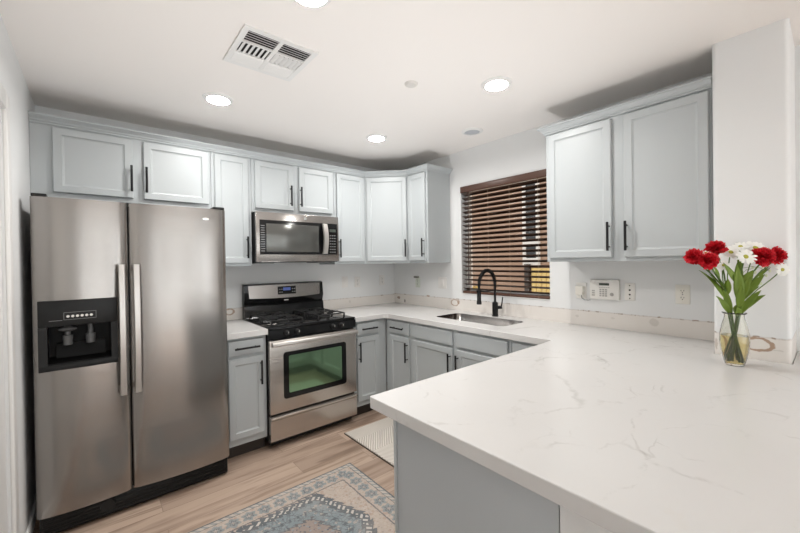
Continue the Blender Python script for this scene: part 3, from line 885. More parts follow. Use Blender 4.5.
# dispenser set into the freezer door
m = MB()
a0, a1, c0, c1 = DH
yf = -0.773
h0, h1, g0, g1 = 0.055, 0.308, 0.892, 1.088
m.box(a0, a1, yf, yf + 0.02, g1, c1, 0.003); m.box(a0, a1, yf, yf + 0.02, c0, g0, 0.003)
m.box(a0, h0, yf, yf + 0.02, g0, g1); m.box(h1, a1, yf, yf + 0.02, g0, g1)
ds = m.build('dispenser', BLACKP, dl_)
m = MB()
m.box(h0 - 0.003, h1 + 0.003, -0.704, -0.699, g0 - 0.005, g1 + 0.005); m.box(h0 - 0.004, h0, yf + 0.004, -0.704, g0, g1); m.box(h1, h1 + 0.004, yf + 0.004, -0.704, g0, g1)
m.box(h0, h1, yf + 0.004, -0.704, g1, g1 + 0.004)
m.prism([(-0.770, g0), (-0.704, g0), (-0.704, g0 + 0.03), (-0.768, g0 + 0.008)], 'x', h0, h1)
m.prism([(-0.745, g0 + 0.028), (-0.705, g0 + 0.028), (-0.705, g0 + 0.10), (-0.722, g0 + 0.10)], 'x', h0 + 0.03, h1 - 0.025)
m.build('dispenser_recess', DEEP, dl_)
m = MB()
for xx in (0.130, 0.222):
    m.cyl((xx, -0.738, 0.985), (xx, -0.738, 1.034), 0.019, 16, 0.021)
    m.cyl((xx, -0.733, 1.034), (xx, -0.728, 1.088), 0.012, 12)
m.sphere((0.130, -0.736, 1.068), 0.024, (1.6, 0.7, 0.6))
m.build('dispenser_lever', LEVER, dl_)
m = MB()
for k in range(6): m.cyl((0.134 + 0.0185 * k, yf - 0.001, 1.137), (0.134 + 0.0185 * k, yf - 0.005, 1.137), 0.0065, 14)
m.build('dispenser_button', WPLA, dl_)['label'] = 'row of small round white buttons'
m = MB()
for z in (1.120, 1.157): m.box(0.118, 0.246, yf - 0.0015, yf, z - 0.0012, z + 0.0012)
for xx in (0.118, 0.246): m.box(xx - 0.0012, xx + 0.0012, yf - 0.0015, yf, 1.120, 1.157)
m.box(0.062, 0.112, yf - 0.0015, yf, 1.117, 1.120)
m.build('dispenser_outline', GREYP, dl_)
m = MB().lathe([(0, 0), (0.016, 0), (0.015, -0.003), (0, -0.004)], (0, 0, 0), 24, 'y')
lo = m.build('badge', CHROME, dr_); lo.scale = (1.25, 1, 0.55); lo.location = (0.790, -0.7705, 1.685)
MB().box(0.004, 0.062, -0.75, -0.66, 1.7525, 1.770, 0.004).build('hinge_cover', BLACKP, r)
MB().box(FW - 0.072, FW - 0.004, -0.75, -0.66, 1.7525, 1.770, 0.004).build('hinge_cover', BLACKP, r)
m = MB()
m.box(0.008, FW - 0.008, -0.735, -0.69, 0.010, 0.112, 0.006)
for k in range(4): m.box(0.02, FW - 0.02, -0.741, -0.735, 0.022 + 0.020 * k, 0.032 + 0.020 * k, 0.002)
m.lathe([(0, 0), (0.035, 0), (0.033, -0.008), (0, -0.008)], (0.28, -0.738, 0.070), 20, 'y')
m.build('base_grille', BLACKP, r)

# ------------------------------------------------------------------ range
RX, RW = -1.741, 0.762
r = thing('gas_range', 'stainless and black freestanding gas range under the microwave', 'stove', (RX, 0, 0))
MB().box(0.003, RW - 0.003, -0.622, -0.03, 0.055, 0.898, 0.003).build('body', BLACKP, r)
for xx in (0.05, RW - 0.05):
    for yy in (-0.55, -0.08): MB().cyl((xx, yy, 0.0), (xx, yy, 0.056), 0.018, 12).build('foot', BLACKP, r)
MB().box(0.02, RW - 0.02, -0.60, -0.585, 0.02, 0.056).build('kick_strip', BLACKP, r)
# cooktop
m = MB()
m.box(0.0, RW, -0.648, -0.028, 0.8985, 0.9185, 0.005)
ct = m.build('cooktop', BLACKG, r)
BUR = [(0.185, -0.46, 0.045), (0.185, -0.20, 0.038), (RW - 0.185, -0.46, 0.040), (RW - 0.185, -0.20, 0.048)]
for bx, by, br_ in BUR:
    MB().lathe([(0, 0), (br_ * 1.2, 0), (br_ * 1.15, 0.008), (br_, 0.010), (br_, 0.018), (br_ * 0.8, 0.024), (0, 0.026)], (bx, by, 0.9188), 24).build('burner', GRATE, ct)
for bx, by, br_ in BUR:
    m = MB()
    hz = 0.9188 + 0.034
    hx, hy = 0.125, 0.105
    for sx in (-1, 1): m.box(bx + sx * hx - 0.005, bx + sx * hx + 0.005, by - hy, by + hy, hz - 0.005, hz + 0.005, 0.002)
    for sy in (-1, 1): m.box(bx - hx, bx + hx, by + sy * hy - 0.005, by + sy * hy + 0.005, hz - 0.005, hz + 0.005, 0.002)
    for sx, sy in ((1, 0), (-1, 0), (0, 1), (0, -1)):
        x_, y_ = bx + sx * hx, by + sy * hy
        m.prism([(-0.004, 0), (0.004, 0), (0.003, 0.012), (-0.003, 0.012)], 'x', 0, 0.001) if False else None
        if sx: m.box(min(x_, bx + sx * 0.03), max(x_, bx + sx * 0.03), by - 0.004, by + 0.004, hz - 0.003, hz + 0.010, 0.002)
        else: m.box(bx - 0.004, bx + 0.004, min(y_, by + sy * 0.03), max(y_, by + sy * 0.03), hz - 0.003, hz + 0.010, 0.002)
    for sx in (-1, 1):
        for sy in (-1, 1): m.box(bx + sx * hx - 0.006, bx + sx * hx + 0.006, by + sy * hy - 0.006, by + sy * hy + 0.006, 0.9187, hz)
    m.build('grate', GRATE, ct)
# control strip, knobs
m = MB().prism([(-0.624, 0.826), (-0.648, 0.826), (-0.660, 0.832), (-0.655, 0.895), (-0.645, 0.8980), (-0.624, 0.8980)], 'x', 0.0, RW)
cs = m.build('control_panel', BLACKG, r)
for kx in (0.138, 0.224, RW - 0.228, RW - 0.146):
    k_ = MB().lathe([(0, 0), (0.021, 0), (0.021, -0.006), (0.0175, -0.010), (0.0165, -0.026), (0, -0.028)], (kx, -0.6585, 0.866), 20, 'y')
    k_.box(kx - 0.0035, kx + 0.0035, -0.6935, -0.684, 0.851, 0.881, 0.0015)
    kn = k_.build('knob', BLACKP, cs)
    MB().box(kx - 0.001, kx + 0.001, -0.6945, -0.6934, 0.866, 0.880).build('knob_mark', WPLA, kn)
# oven door
m = MB()
wx0, wx1, wz0, wz1 = 0.106, 0.655, 0.368, 0.722
dx0, dx1, dz0, dz1, dy0, dy1 = 0.004, RW - 0.004, 0.272, 0.818, -0.664, -0.626
m.box(dx0, wx0 + 0.01, dy0, dy1, dz0, dz1, 0.003); m.box(wx1 - 0.01, dx1, dy0, dy1, dz0, dz1, 0.003)
m.box(wx0 - 0.01, wx1 + 0.01, dy0, dy1, dz0, wz0 + 0.01, 0.003); m.box(wx0 - 0.01, wx1 + 0.01, dy0, dy1, wz1 - 0.01, dz1, 0.003)
m2 = MB().box(dx0, dx1, dy0, dy1, dz0, dz1, 0.003)
od = m2.build('oven_door', STEELR, r); m.bm.free()
m = MB()
ro = rrect(wx0, wx1, wz0, wz1, 0.022); ri = rrect(wx0 + 0.042, wx1 - 0.042, wz0 + 0.040, wz1 - 0.030, 0.012)
lo_ = [[m.bm.verts.new((x, y, z)) for x, z in q] for q, y in ((ro, dy0 + 0.001), (ro, dy0 - 0.003), (ri, dy0 - 0.003), (ri, dy0 + 0.001))]
n = len(ro)
for A_, B_ in zip(lo_, lo_[1:] + lo_[:1]):
    for k in range(n): m.bm.faces.new([A_[k], A_[(k + 1) % n], B_[(k + 1) % n], B_[k]])
m.build('window_border', BLACKG, od)
MB().prism(rrect(wx0 + 0.041, wx1 - 0.041, wz0 + 0.039, wz1 - 0.029, 0.012), 'y', dy0 - 0.0016, dy0 + 0.0005).build('window_glass', OVENG, od)['label'] = 'greenish tinted glass of the oven window'
m = MB()
pts = []
for k in range(17):
    q = k / 16
    pts.append((0.012 + (RW - 0.024) * q, -0.703 - 0.012 * math.sin(PI * q)))
A_ = []
for x, y in pts:
    A_.append([m.bm.verts.new((x, y + 0.013 * math.cos(a), 0.797 + 0.017 * math.sin(a))) for a in [2 * PI * j / 10 for j in range(10)]])
for P_, Q_ in zip(A_, A_[1:]):
    for k in range(10): m.bm.faces.new([P_[k], P_[(k + 1) % 10], Q_[(k + 1) % 10], Q_[k]])
m.bm.faces.new(A_[0]); m.bm.faces.new(list(reversed(A_[-1])))
for xx in (0.045, RW - 0.045): m.box(xx - 0.014, xx + 0.014, -0.702, -0.664, 0.788, 0.806, 0.003)
m.build('oven_handle', STEELB, od)
m = MB().prism([(-0.626, 0.070), (-0.660, 0.070), (-0.662, 0.076), (-0.662, 0.222), (-0.678, 0.236), (-0.678, 0.246), (-0.668, 0.252), (-0.626, 0.252)], 'x', 0.004, RW - 0.004)
m.build('drawer', STEELR, r)
# backguard
m = MB()
m.prism([(-0.105, 0.9192), (-0.028, 0.9192), (-0.028, 1.215), (-0.052, 1.215), (-0.075, 1.205), (-0.088, 1.085), (-0.068, 1.030), (-0.085, 1.020), (-0.095, 0.94)], 'x', 0.006, RW - 0.006)
bg = m.build('backguard', BLACKG, r)
m = MB()
top = [(0.040, 1.202), (RW - 0.040, 1.202)]
bot = []
for k in range(13):
    q = k / 12
    bot.append((RW - 0.046 - (RW - 0.092) * q, 1.092 - 0.012 * math.sin(PI * q)))
pts = top + bot
def gy(z): return -0.075 - (1.205 - z) / 0.120 * 0.013 - 0.0015
A_ = [m.bm.verts.new((x, gy(z) - 0.002, z)) for x, z in pts]; B_ = [m.bm.verts.new((x, gy(z) + 0.004, z)) for x, z in pts]
m.bm.faces.new(A_); m.bm.faces.new(list(reversed(B_)))
for k in range(len(pts)): m.bm.faces.new([A_[k], A_[(k + 1) % len(pts)], B_[(k + 1) % len(pts)], B_[k]])
m.build('control_fascia', STEEL, bg)
def slant(x0, x1, z0, z1, off, mat, name, par):
    m = MB()
    A_ = [m.bm.verts.new((x, gy(z) - 0.002 - off, z)) for x, z in ((x0, z0), (x1, z0), (x1, z1), (x0, z1))]
    B_ = [m.bm.verts.new((x, gy(z) - 0.001, z)) for x, z in ((x0, z0), (x1, z0), (x1, z1), (x0, z1))]
    m.bm.faces.new(A_); m.bm.faces.new(list(reversed(B_)))
    for k in range(4): m.bm.faces.new([A_[k], A_[(k + 1) % 4], B_[(k + 1) % 4], B_[k]])
    return m.build(name, mat, par)
dp = slant(0.300, 0.472, 1.112, 1.184, 0.002, BLACKG, 'display_panel', bg)
slant(0.350, 0.420, 1.146, 1.172, 0.003, DISP, 'clock_display', dp)
for k in range(8):
    cx = (0.312 if k < 4 else 0.434) + (k % 2) * 0.020; cz = 1.128 + (k % 4 // 2) * 0.026
    slant(cx, cx + 0.012, cz, cz + 0.008, 0.003, GREYP, 'touch_key', dp)
lo = MB().lathe([(0, 0), (0.018, 0), (0.017, -0.003), (0, -0.004)], (0, 0, 0), 20, 'y').build('badge', CHROME, bg)
lo.scale = (1.3, 1, 0.5); lo.location = (RW / 2, -0.0765, 1.058)

# ------------------------------------------------------------------ microwave
MX, MWW = -1.733, 0.750
r = thing('microwave_oven', 'stainless over-the-range microwave with black glass door', 'microwave', (MX, 0, 1.402))
MH = 0.410
MB().box(0.004, MWW - 0.004, -0.372, -0.003, 0.0, MH, 0.003).build('case', BLACKP, r)
m = MB().box(0.0, MWW, -0.402, -0.373, 0.006, MH, 0.004)
md_ = m.build('door', STEEL, r)
MB().box(0.028, MWW - 0.018, -0.405, -0.4015, 0.066, 0.346, 0.002).build('front_glass', BLACKG, md_)
MB().box(0.080, 0.545, -0.4065, -0.4048, 0.088, 0.318, 0.001).build('window_glass', MWG, md_)
m = MB()
A_ = []
for k in range(13):
    q = k / 12; z = 0.072 + 0.268 * q; y = -0.425 - 0.026 * math.sin(PI * q)
    A_.append([m.bm.verts.new(v) for v in ((0.572, y + 0.008, z), (0.577, y - 0.006, z), (0.617, y - 0.006, z), (0.622, y + 0.008, z))])
for P_, Q_ in zip(A_, A_[1:]):
    for k in range(4): m.bm.faces.new([P_[k], P_[(k + 1) % 4], Q_[(k + 1) % 4], Q_[k]])
m.bm.faces.new(A_[0]); m.bm.faces.new(list(reversed(A_[-1])))
for z in (0.092, 0.320): m.box(0.585, 0.609, -0.425, -0.404, z - 0.012, z + 0.012)
m.build('handle', STEELB, md_)['label'] = 'curved stainless handle'
m = MB()
for k in range(12): m.box(0.036, 0.066, -0.4068, -0.405, 0.092 + 0.0185 * k, 0.098 + 0.0185 * k)
m.build('vent_rib', GREYP, md_)
MB().box(0.652, 0.716, -0.4066, -0.405, 0.270, 0.296).build('display', LCD, md_)
kp = MB()
for i in range(3):
    for j in range(7): kp.box(0.654 + i * 0.022, 0.668 + i * 0.022, -0.4062, -0.405, 0.084 + j * 0.025, 0.092 + j * 0.025)
kp.build('keypad', GREYP, md_)
for xx in (0.02, MWW - 0.18): MB().box(xx, xx + 0.16, -0.30, -0.10, -0.006, 0.0).build('grease_filter', GREYP, r)
MB().lathe([(0, 0), (0.014, 0), (0.013, -0.002), (0, -0.0025)], (0.42, -0.402, 0.376), 16, 'y').build('badge', CHROME, md_).scale = (1, 1, 1)

# ------------------------------------------------------------------ ceiling fittings
def downlight(x, y, label):
    r = thing('ceiling_downlight', label, 'ceiling light', (x, y, CEIL), group='lit recessed ceiling lights')
    MB().lathe([(0.064, -0.008), (0.068, -0.009), (0.088, -0.003), (0.090, 0.0), (0.062, 0.0), (0.064, -0.008)], (0, 0, 0), 36).build('trim_ring', WHITE, r)
    MB().lathe([(0, -0.0075), (0.060, -0.0068), (0.0635, -0.005), (0.0635, -0.001), (0, -0.001)], (0, 0, 0), 36).build('lens', LAMP, r)
    light('downlight_lamp', 'AREA', (x, y, CEIL - 0.013), CAN_POWER, WARM, 0.13, None, (x, y + 1e-4, 0), 2.85).visible_camera = True


downlight(-2.096, -0.824, 'lit recessed ceiling light above the refrigerator')
downlight(-0.871, -0.856, 'lit recessed ceiling light nearest the corner cabinet')
downlight(-0.858, -2.044, 'lit recessed ceiling light near the large cabinet right of the window')
downlight(-2.058, -2.030, 'lit recessed ceiling light cut by the top photo edge, nearest the ceiling vent')
r = thing('ceiling_can', 'unlit round recessed ceiling fixture near the window wall', 'ceiling light', (-0.337, -1.445, CEIL))
MB().lathe([(0.062, -0.010), (0.066, -0.010), (0.086, -0.004), (0.088, 0.0), (0.060, 0.0), (0.062, -0.010)], (0, 0, 0), 32).build('trim_ring', WHITE, r)
MB().lathe([(0, -0.003), (0.061, -0.004), (0.061, -0.0005), (0, -0.0005)], (0, 0, 0), 32).build('lens', simple('grey unlit lens', (0.45, 0.47, 0.50), 0.3), r)
tag(MB().lathe([(0, -0.012), (0.030, -0.012), (0.038, -0.006), (0.040, 0.0), (0, 0.0)], (-1.261, -1.730, CEIL), 28).build('sprinkler_cover', simple('sprinkler plate', (0.70, 0.67, 0.63), 0.5)),
    'small round sprinkler cover plate on the middle of the ceiling', 'sprinkler cover')
# supply-air register
r = thing('ceiling_vent', 'square white louvred air vent on the ceiling', 'air vent', (-2.016, -1.502, CEIL))
H_ = 0.178
m = MB()
m.box(-H_, H_, -H_, -H_ + 0.026, -0.008, 0); m.box(-H_, H_, H_ - 0.026, H_, -0.008, 0)
g_ = H_ - 0.026
m.box(-H_, -g_, -g_, g_, -0.008, 0); m.box(g_, H_, -g_, g_, -0.008, 0)
m.box(-0.010, 0.010, -g_, g_, -0.0075, 0)
for yy in (-0.052, 0.052):
    m.box(-g_, -0.010, yy - 0.006, yy + 0.006, -0.0075, 0); m.box(0.010, g_, yy - 0.006, yy + 0.006, -0.0075, 0)
m.build('frame', WHITE, r)
MB().box(-H_ + 0.02, H_ - 0.02, -H_ + 0.02, H_ - 0.02, -0.0012, -0.0004).build('duct_backing', DARKS, r, smooth=False)
for sx in (-1, 1):
    x0, x1 = (0.011, 0.151) if sx > 0 else (-0.151, -0.011)
    m = MB()
    for k in range(5):      # long louvres, far row and near row
        y0 = -0.150 + k * 0.0185
        m.prism([(y0 + 0.013, -0.0015), (y0 + 0.017, -0.0015), (y0 + 0.004, -0.010), (y0, -0.010)], 'x', x0, x1)
    for k in range(5):
        y0 = 0.060 + k * 0.0185
        m.prism([(y0, -0.0015), (y0 + 0.004, -0.0015), (y0 + 0.017, -0.010), (y0 + 0.013, -0.010)], 'x', x0, x1)
    for k in range(6):
        xx = x0 + 0.004 + k * 0.023
        d_ = 0.014 * (-sx)
        m.prism([(xx + (0.013 if sx < 0 else 0), -0.0015), (xx + (0.017 if sx < 0 else 0.004), -0.0015), (xx + (0.004 if sx < 0 else 0.017), -0.010), (xx + (0.0 if sx < 0 else 0.013), -0.010)], 'y', -0.045, 0.045)
    m.build('louvre', WHITE, r)

# ------------------------------------------------------------------ wall fittings
def plate(name, label, cat, loc, rz, kind, mat, w=0.072, h=0.116, group=None):
    r = thing(name, label, cat, loc, rz, group)
    MB().box(-w / 2, w / 2, -0.006, -0.0005, -h / 2, h / 2, 0.003).build('cover_plate', mat, r)
    if kind == 'outlet':
        for s in (-1, 1):
            k = MB().prism([(0.0165 * math.cos(a), s * 0.021 + 0.015 * math.sin(a)) for a in [2 * PI * q / 20 for q in range(20)]], 'y', -0.0085, -0.0055).build('socket', mat, r)
            d = MB(); d.box(-0.008, -0.0055, -0.0092, -0.0084, s * 0.021 - 0.002, s * 0.021 + 0.007); d.box(0.0055, 0.008, -0.0092, -0.0084, s * 0.021 - 0.002, s * 0.021 + 0.006)
            d.cyl((0, -0.0084, s * 0.021 - 0.009), (0, -0.0092, s * 0.021 - 0.009), 0.0028, 10)
            d.build('slot', DARKS, k)
        MB().lathe([(0, 0), (0.0035, 0), (0.003, -0.001), (0, -0.0012)], (0, -0.006, 0), 10, 'y').build('screw', GREYP, r)
    elif kind == 'switch':
        MB().box(-0.017, 0.017, -0.010, -0.0055, -0.033, 0.033, 0.003).build('rocker', mat, r)
    elif kind == 'jacks':
        for z in (0.042, 0.012, -0.018, -0.043):
            MB().cyl((0, -0.0055, z), (0, -0.0095, z), 0.0055 if abs(z) < 0.03 else 0.0035, 12).build('jack', DARKS, r)
    return r


plate('light_switch', 'faint off-white switch plate on the wall right of the range', 'switch', (-0.681, 0, 1.187), 0, 'switch', PLATE)
plate('power_outlet', 'faint beige outlet on the back wall, second plate right of the range', 'outlet', (-0.523, 0, 1.180), 0, 'outlet', PLATE)
plate('power_outlet', 'faint beige outlet nearest the corner on the back wall', 'outlet', (-0.188, 0, 1.186), 0, 'outlet', PLATE)
r = plate('power_outlet', 'outlet with a dark box on top, on the window wall beside the corner', 'outlet', (0, -0.410, 1.168), R90, 'outlet', simple('pale green plate', (0.66, 0.70, 0.62), 0.45))
MB().box(-0.034, 0.024, -0.034, -0.0062, 0.046, 0.066, 0.003).build('plug_top', simple('dusty plug', (0.16, 0.15, 0.13), 0.6), r)
plate('light_switch', 'off-white double switch plate just left of the window', 'switch', (0, -0.777, 1.172), R90, 'switch', PLATE, w=0.115)
plate('power_outlet', 'beige duplex outlet on the wall nearest the flower vase', 'outlet', (0, -2.748, 1.172), R90, 'outlet', OFFW)
plate('jack_plate', 'ivory four-jack wall plate just right of the alarm keypad', 'wall plate', (0, -2.467, 1.172), R90, 'jacks', WPLA, w=0.062)
# alarm keypad
r = thing('alarm_keypad', 'white wall alarm keypad with small screen and buttons', 'keypad', (0, -2.316, 1.180), R90)
MB().box(-0.095, 0.095, -0.030, -0.0005, -0.068, 0.068, 0.006).build('housing', WPLA, r)
MB().box(-0.030, 0.034, -0.0312, -0.0298, 0.030, 0.046).build('screen', LCD, r)
kk = simple('grey keys', (0.42, 0.40, 0.38), 0.5)
for i in range(3):
    for j in range(4):
        MB().box(-0.028 + i * 0.018, -0.015 + i * 0.018, -0.0325, -0.0298, -0.046 + j * 0.014, -0.037 + j * 0.014, 0.001).build('key', kk, r)
for j in range(3): MB().box(-0.078, -0.058, -0.0325, -0.0298, -0.044 + j * 0.015, -0.035 + j * 0.015, 0.001).build('side_key', kk, r)
for i in range(5): MB().box(-0.030 + i * 0.014, -0.020 + i * 0.014, -0.0318, -0.0298, 0.014, 0.018).build('indicator', kk, r)
MB().lathe([(0, -0.0325), (0.011, -0.0325), (0.012, -0.0298), (0, -0.0298)], (0.050, 0, -0.030), 18, 'y').build('round_button', kk, r)
MB().lathe([(0, -0.0318), (0.009, -0.0318), (0.009, -0.0298), (0, -0.0298)], (0.050, 0, 0.045), 18, 'y').build('round_button', WPLA, r)
MB().lathe([(0, -0.0318), (0.009, -0.0318), (0.009, -0.0298), (0, -0.0298)], (-0.065, 0, 0.045), 18, 'y').build('round_button', WPLA, r)
# plug-in adapter with its lead
r = thing('plug_adapter', 'beige plug-in adapter with a cord left of the alarm keypad', 'adapter', (0, -2.154, 1.165), R90)
MB().box(-0.036, 0.036, -0.006, -0.0005, -0.058, 0.058, 0.003).build('cover_plate', WPLA, r)
MB().box(-0.027, 0.027, -0.046, -0.006, -0.030, 0.034, 0.006).build('housing', OFFW, r)
MB().tube([(0.012, -0.03, -0.030), (0.014, -0.030, -0.050), (0.030, -0.022, -0.064), (0.050, -0.012, -0.066), (0.0655, -0.010, -0.062)], 0.0022, 8).build('cord', GREYP, r)

# ------------------------------------------------------------------ rugs
r = MB().box(-0.76, 0.76, -0.515, 0.515, 0.0, 0.009, 0.003).build('area_rug', rug_material(), smooth=False)
r.location = (-2.14, -1.690, 0.0005)
tag(r, 'faded blue and beige oriental rug on the floor before the refrigerator', 'rug')
r = thing('sink_mat', 'cream chevron woven mat on the floor before the sink cabinet', 'rug', (-0.945, -1.38, 0.0005))
MB().box(-0.232, 0.232, -0.600, 0.600, 0.0, 0.012, 0.004).build('pile', MATM, r)
m = MB()
m.box(-0.240, -0.232, -0.606, 0.606, 0, 0.008, 0.002); m.box(0.232, 0.240, -0.606, 0.606, 0, 0.008, 0.002)
m.build('binding', MATE, r)

# ------------------------------------------------------------------ vase and flowers
VX, VY, VZ = -0.540, -3.046, 0.9145
VS = 0.87
out = [(0.0, 0.0), (0.034, 0.0), (0.039, 0.004), (0.044, 0.020), (0.054, 0.060), (0.0595, 0.105), (0.058, 0.140), (0.050, 0.180), (0.042, 0.205), (0.0395, 0.218), (0.0415, 0.226), (0.0485, 0.230), (0.0485, 0.234)]
inn = [(0.0445, 0.234), (0.0370, 0.224), (0.0362, 0.216), (0.0390, 0.203), (0.0470, 0.178), (0.0548, 0.140), (0.0563, 0.105), (0.0508, 0.060), (0.0410, 0.022), (0.0360, 0.010), (0.0, 0.008)]
vs = MB().lathe([(a * VS, b) for a, b in out + inn], (0, 0, 0), 40).build('flower_vase', GLASS, angle=60)
vs.location = (VX, VY, VZ)
tag(vs, 'clear glass bottle vase holding the flowers at the counter end', 'vase')
wt = MB().lathe([(a * VS * 0.998, b) for a, b in [(0.0, 0.0085), (0.0357, 0.0105), (0.0407, 0.0222), (0.0505, 0.060), (0.0560, 0.105), (0.0550, 0.132), (0.0, 0.132)]], (0, 0, 0), 40).build('vase_water', WATER, angle=60)
wt.location = (VX, VY, VZ)
tag(wt, 'yellowish water half filling the glass flower vase', 'water')


def bez(p0, p1, p2, p3, n):
    o = []
    for i in range(n + 1):
        q = i / n; k = 1 - q
        o.append(p0 * k ** 3 + p1 * 3 * k * k * q + p2 * 3 * k * q * q + p3 * q ** 3)
    return o


SLOT = [0]
def stem_path(head, end_dir=None):
    """from the vase bottom, crossing inside, out of the neck and up to the flower head (local to the vase base)"""
    i = SLOT[0]; SLOT[0] += 1
    h = Vector(head)
    a = math.atan2(h.y, h.x)
    ro = 0.012 + 0.020 * ((i * 0.618) % 1)
    foot = Vector((-math.cos(a + 0.5 * ((i % 3) - 1)) * ro, -math.sin(a + 0.5 * ((i % 3) - 1)) * ro, 0.016 + 0.004 * (i % 3)))
    rn = 0.010 + 0.016 * ((i * 0.37) % 1)
    neck = Vector((math.cos(a) * rn, math.sin(a) * rn, 0.222))
    seg1 = [foot.lerp(neck, q / 5) for q in range(5)]
    ed = end_dir if end_dir is not None else Vector((h.x, h.y, 0.12)).normalized()
    d1 = (neck - foot).normalized()
    ln = (h - neck).length
    return seg1 + bez(neck, neck + d1 * ln * 0.4, h - ed * ln * 0.35, h, 8), ed


def frame_mat(center, normal):
    q = Vector((0, 0, 1)).rotation_difference(Vector(normal).normalized())
    return Matrix.Translation(center) @ q.to_matrix().to_4x4()


def carnation(head, label, rad=0.036, face=None):
    h = Vector(head) - Vector((VX, VY, VZ))
    r = thing('carnation', label, 'flower', (VX, VY, VZ), 0, 'red carnations in the vase')
    path, d = stem_path(h - Vector((0, 0, 0.018)))
    MB().tube(path, 0.0030, 7).build('stem', STEM, r)
    nrm = Vector(face) if face else (d + Vector((-0.5, -0.55, 0.25)))
    M_ = frame_mat(h, nrm)
    m = MB()
    q_ = random.Random(int(abs(h.x) * 9999) + 3)
    for layer, (tilt, rr, cnt, lift) in enumerate(((1.45, 1.0, 11, -0.004), (1.05, 0.95, 10, 0.002), (0.72, 0.85, 9, 0.006), (0.42, 0.74, 7, 0.009), (0.16, 0.62, 5, 0.010))):
        for k in range(cnt):
            az = 2 * PI * (k + 0.37 * layer) / cnt + q_.uniform(-0.2, 0.2)
            tl = tilt + q_.uniform(-0.26, 0.26)
            L_ = rad * rr * q_.uniform(0.80, 1.14); wd = rad * q_.uniform(0.48, 0.66)
            ph = q_.uniform(0, 6)
            grid = []
            for i in range(4):
                v = i / 3
                row = []
                for j in range(7):
                    u_ = j / 6 * 2 - 1
                    wdt = wd * (0.15 + 0.85 * v ** 0.8)
                    ruf = (0.10 * math.sin(7 * u_ + ph) + 0.07 * math.sin(15 * u_ + 2 * ph)) * v * v * rad * 1.3
                    zig = (0.10 * (1 if j % 2 else -1)) * (v > 0.9)
                    rl = L_ * (v * (1 + zig) - 0.12 * u_ * u_ * v)
                    p = Vector((rl * math.sin(tl) + ruf * math.cos(tl), u_ * wdt, rl * math.cos(tl) - ruf * math.sin(tl) + lift - 0.006))
                    c_, s_ = math.cos(az), math.sin(az)
                    row.append(m.bm.verts.new(M_ @ Vector((p.x * c_ - p.y * s_, p.x * s_ + p.y * c_, p.z))))
                grid.append(row)
            for i in range(3):
                for j in range(6): m.bm.faces.new([grid[i][j], grid[i][j + 1], grid[i + 1][j + 1], grid[i + 1][j]])
    m.build('bloom', RED, r, angle=180)
    k = MB()
    p0 = M_ @ Vector((0, 0, -0.020)); p1 = M_ @ Vector((0, 0, -0.002))
    k.tube([path[-1], p0.lerp(path[-1], 0.3), p1], [0.003, 0.006, 0.009], 9).build('calyx', STEM, r)


def daisy(head, normal, label, rad=0.033, petals=15):
    h = Vector(head) - Vector((VX, VY, VZ))
    r = thing('daisy', label, 'flower', (VX, VY, VZ), 0, 'white daisies in the vase')
    nrm = Vector(normal).normalized()
    path, d = stem_path(h - nrm * 0.004, (nrm + Vector((0, 0, 1.2))).normalized())
    MB().tube(path, 0.0022, 6).build('stem', STEM, r)
    M_ = frame_mat(h, nrm)
    q_ = random.Random(int(abs(h.y) * 99991) + 5)
    m = MB()
    for layer in range(2):
        for k in range(petals - 4 * layer):
            az = 2 * PI * (k + 0.5 * layer) / (petals - 4 * layer) + q_.uniform(-0.1, 0.1)
            L_ = rad * q_.uniform(0.9, 1.06); up = q_.uniform(0.05, 0.22) + 0.12 * layer
            w_ = rad * 0.135
            rows = []
            for i, (t_, ww) in enumerate(((0.16, 0.5), (0.45, 0.95), (0.75, 1.0), (0.93, 0.7), (1.0, 0.25))):
                rr = L_ * t_; zz = L_ * t_ * up - 0.14 * L_ * t_ * t_ + layer * 0.001
                row = []
                for u_ in (-1, 0, 1):
                    p = Vector((rr, u_ * ww * w_, zz - (0.0009 if u_ == 0 else 0)))
                    c_, s_ = math.cos(az), math.sin(az)
                    row.append(m.bm.verts.new(M_ @ Vector((p.x * c_ - p.y * s_, p.x * s_ + p.y * c_, p.z))))
                rows.append(row)
            for A_, B_ in zip(rows, rows[1:]):
                for j in range(2): m.bm.faces.new([A_[j], A_[j + 1], B_[j + 1], B_[j]])
    m.build('petals', WPET, r, angle=180)
    e = MB().lathe([(0, -0.002), (rad * 0.24, -0.001), (rad * 0.27, 0.002), (rad * 0.20, 0.005), (rad * 0.08, 0.0055), (0, 0.005)], (0, 0, 0), 16)
    bmesh.ops.transform(e.bm, matrix=M_, verts=e.bm.verts)
    e.build('eye', DEYE, r)


def leaf_blade(m, base, tip, width, droop, side):
    """lanceolate, folded along the midrib"""
    base, tip = Vector(base), Vector(tip)
    ax = tip - base; L_ = ax.length
    mid = base + ax * 0.5 + Vector((0, 0, droop * L_))
    nrm = Vector(side).normalized()
    rows = []
    for i in range(9):
        t_ = i / 8
        c_ = base * (1 - t_) ** 2 + mid * 2 * t_ * (1 - t_) + tip * t_ * t_
        tg = ((mid - base) * 2 * (1 - t_) + (tip - mid) * 2 * t_).normalized()
        sd = tg.cross(nrm).normalized()
        up = sd.cross(tg).normalized()
        w_ = width * (math.sin(PI * min(1, t_ * 0.94 + 0.06)) ** 0.85) * (1 - 0.25 * t_)
        if i == 8: w_ = width * 0.03
        row = [m.bm.verts.new(c_ + sd * u_ * w_ + up * (abs(u_) * w_ * 0.28)) for u_ in (-1, -0.5, 0, 0.5, 1)]
        rows.append(row)
    for A_, B_ in zip(rows, rows[1:]):
        for j in range(4): m.bm.faces.new([A_[j], A_[j + 1], B_[j + 1], B_[j]])


